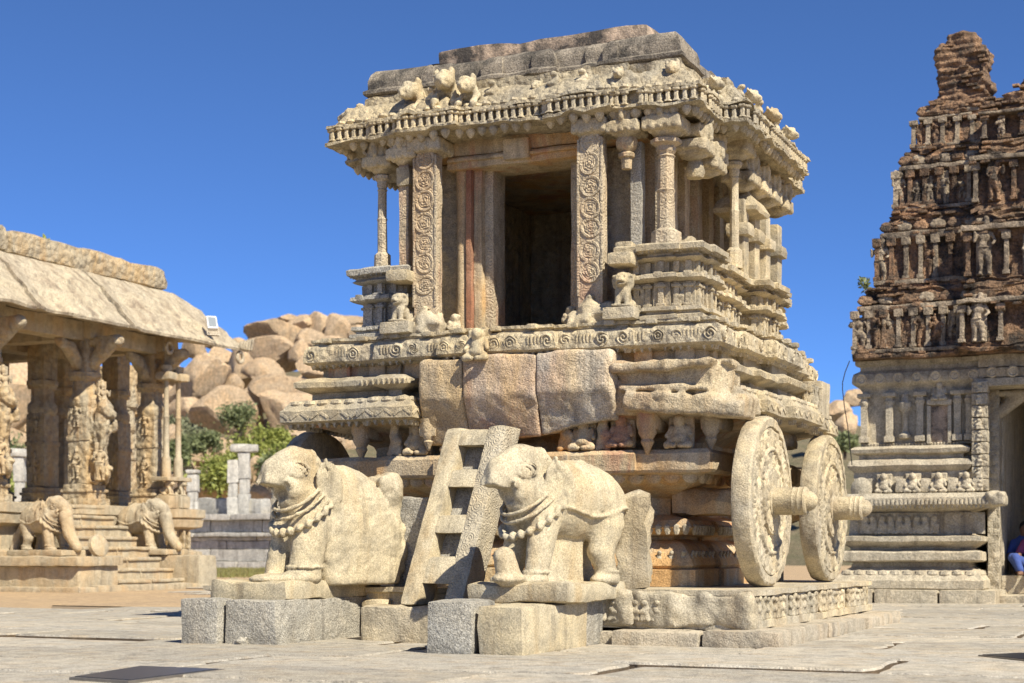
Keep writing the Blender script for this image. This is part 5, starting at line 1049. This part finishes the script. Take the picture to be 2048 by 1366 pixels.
tp = obj('broken_pinnacle', crag((2.2, GY + 1.05, 7.9), (2.9, GY + 1.8, 8.9), 3, .08), 'brick_red', gt); bricks(tp, 2.3, 2.9, GY + 1.03, 7.95, 8.95, 16, 77); obj('pinnacle_tip', crag((2.34, GY + 1.1, 8.75), (2.76, GY + 1.5, 9.1), 5, .07), 'brick_red', tp)
obj('pinnacle_foot', crag((2.12, GY + 1.0, 7.85), (2.95, GY + 1.9, 8.05), 6, .06), 'brick_red', tp)
sh = obj('broken_shoulder', crag((3.1, GY + .8, 7.6), (4.6, GY + 1.9, 7.98), 8, .12), 'brick_red', gt); obj('shoulder_top', crag((3.5, GY + .85, 7.85), (4.8, GY + 1.7, 8.25), 9, .1), 'brick_red', sh); bricks(sh, 3.1, 4.2, GY + .74, 7.6, 8.1, 14, 88)
obj('ruined_edge', crag((1.98, GY + 1.0, 7.82), (2.4, GY + 1.9, 7.98), 11, .06), 'brick_red', gt)
# small plant on the brickwork, cable beside the tower
c_ = Vector((1.12, GY + .35, 5.0)); o = obj('weed', leaves(90, (.14, .12, .2), 13, .03), 'leaf_dark', None, T(*c_)); tag(o, 'small dark weed rooted in the tower brickwork', 'plant')
pts = [at(1699, 722, 25.3), at(1690, 745, 25.2), at(1685, 765, 25.2), at(1685, 780, 25.2), at(1689, 815, 25.2), at(1695, 850, 25.3), at(1699, 885, 25.4), at(1704, 930, 25.5)]
o = obj('cable', tube(pts, .008, 5), 'black_cable'); tag(o, 'thin black cable hanging down beside the tower corner', 'cable')
# people sitting in the shade of the doorway
def person_f(P):
    d = uni(.05, seg_(P, (0, 0, .16), (0, .04, .5), .135, .15), seg_(P, (0, .03, .5), (0, .02, .62), .08, .055), ell(P, (0, -.01, .74), (.078, .092, .115)))
    d = uni(.015, d, ell(P, (0, -.1, .73), (.016, .02, .024)))
    for s in (-1, 1):
        d = uni(.03, d, seg_(P, (s * .08, 0, .12), (s * .2, -.38, .28), .085, .06), seg_(P, (s * .2, -.38, .28), (s * .09, -.46, .03), .055, .042), ell(P, (s * .09, -.52, .025), (.04, .09, .03)))
        d = uni(.025, d, seg_(P, (s * .17, .03, .52), (s * .24, -.08, .32), .05, .04), seg_(P, (s * .24, -.08, .32), (s * .16, -.3, .33), .04, .03), ell(P, (s * .15, -.34, .33), (.035, .05, .02)), ell(P, (s * .085, 0, .74), (.012, .02, .028)))
    return d
PSN = nets(person_f, (-.34, -.66, -.02), (.34, .24, .9), .026)
SHIRT = nets(lambda P: uni(.04, seg_(P, (0, 0, .16), (0, .04, .5), .15, .165), seg_(P, (.17, .03, .52), (.23, -.06, .36), .065, .06), seg_(P, (-.17, .03, .52), (-.23, -.06, .36), .065, .06)), (-.34, -.3, -.02), (.34, .26, .7), .028)
TRS = nets(lambda P: uni(.03, *[uni(.03, seg_(P, (s * .08, 0, .12), (s * .2, -.38, .28), .098, .072), seg_(P, (s * .2, -.38, .28), (s * .1, -.45, .08), .068, .055)) for s in (-1, 1)]), (-.34, -.6, -.02), (.34, .2, .42), .028)
HAIR = nets(lambda P: np.maximum(ell(P, (0, .012, .765), (.09, .1, .112)), -(P[:, 2] - .70 - np.clip(-P[:, 1] - .02, 0, 1) * 1.1)), (-.13, -.16, .6), (.13, .16, .92), .02)
for x, y, a, c1, c2, words in ((3.44, GY + 1.75, 8, 'cloth_blue', 'cloth_blue', 'person in blue sitting in the shade of the tower doorway'), (3.55, GY + 2.1, -15, 'cloth_white', 'cloth_plum', 'person in a pale top sitting deeper inside the tower doorway'), (3.62, GY + 1.5, -10, 'cloth_plum', 'cloth_blue', 'person in plum sitting at the right edge of the photo in the doorway')):
    t = thing('person', words, 'person', (x, y, .42), R(a), 'people sitting in the doorway'); M = T(x, y, .42) @ RZ(R(a))
    bd = obj('body', PSN, 'skin', t, M); obj('shirt', SHIRT, c1, t, M); obj('trousers', TRS, c2, t, M); obj('hair', HAIR, 'hair', t, M)
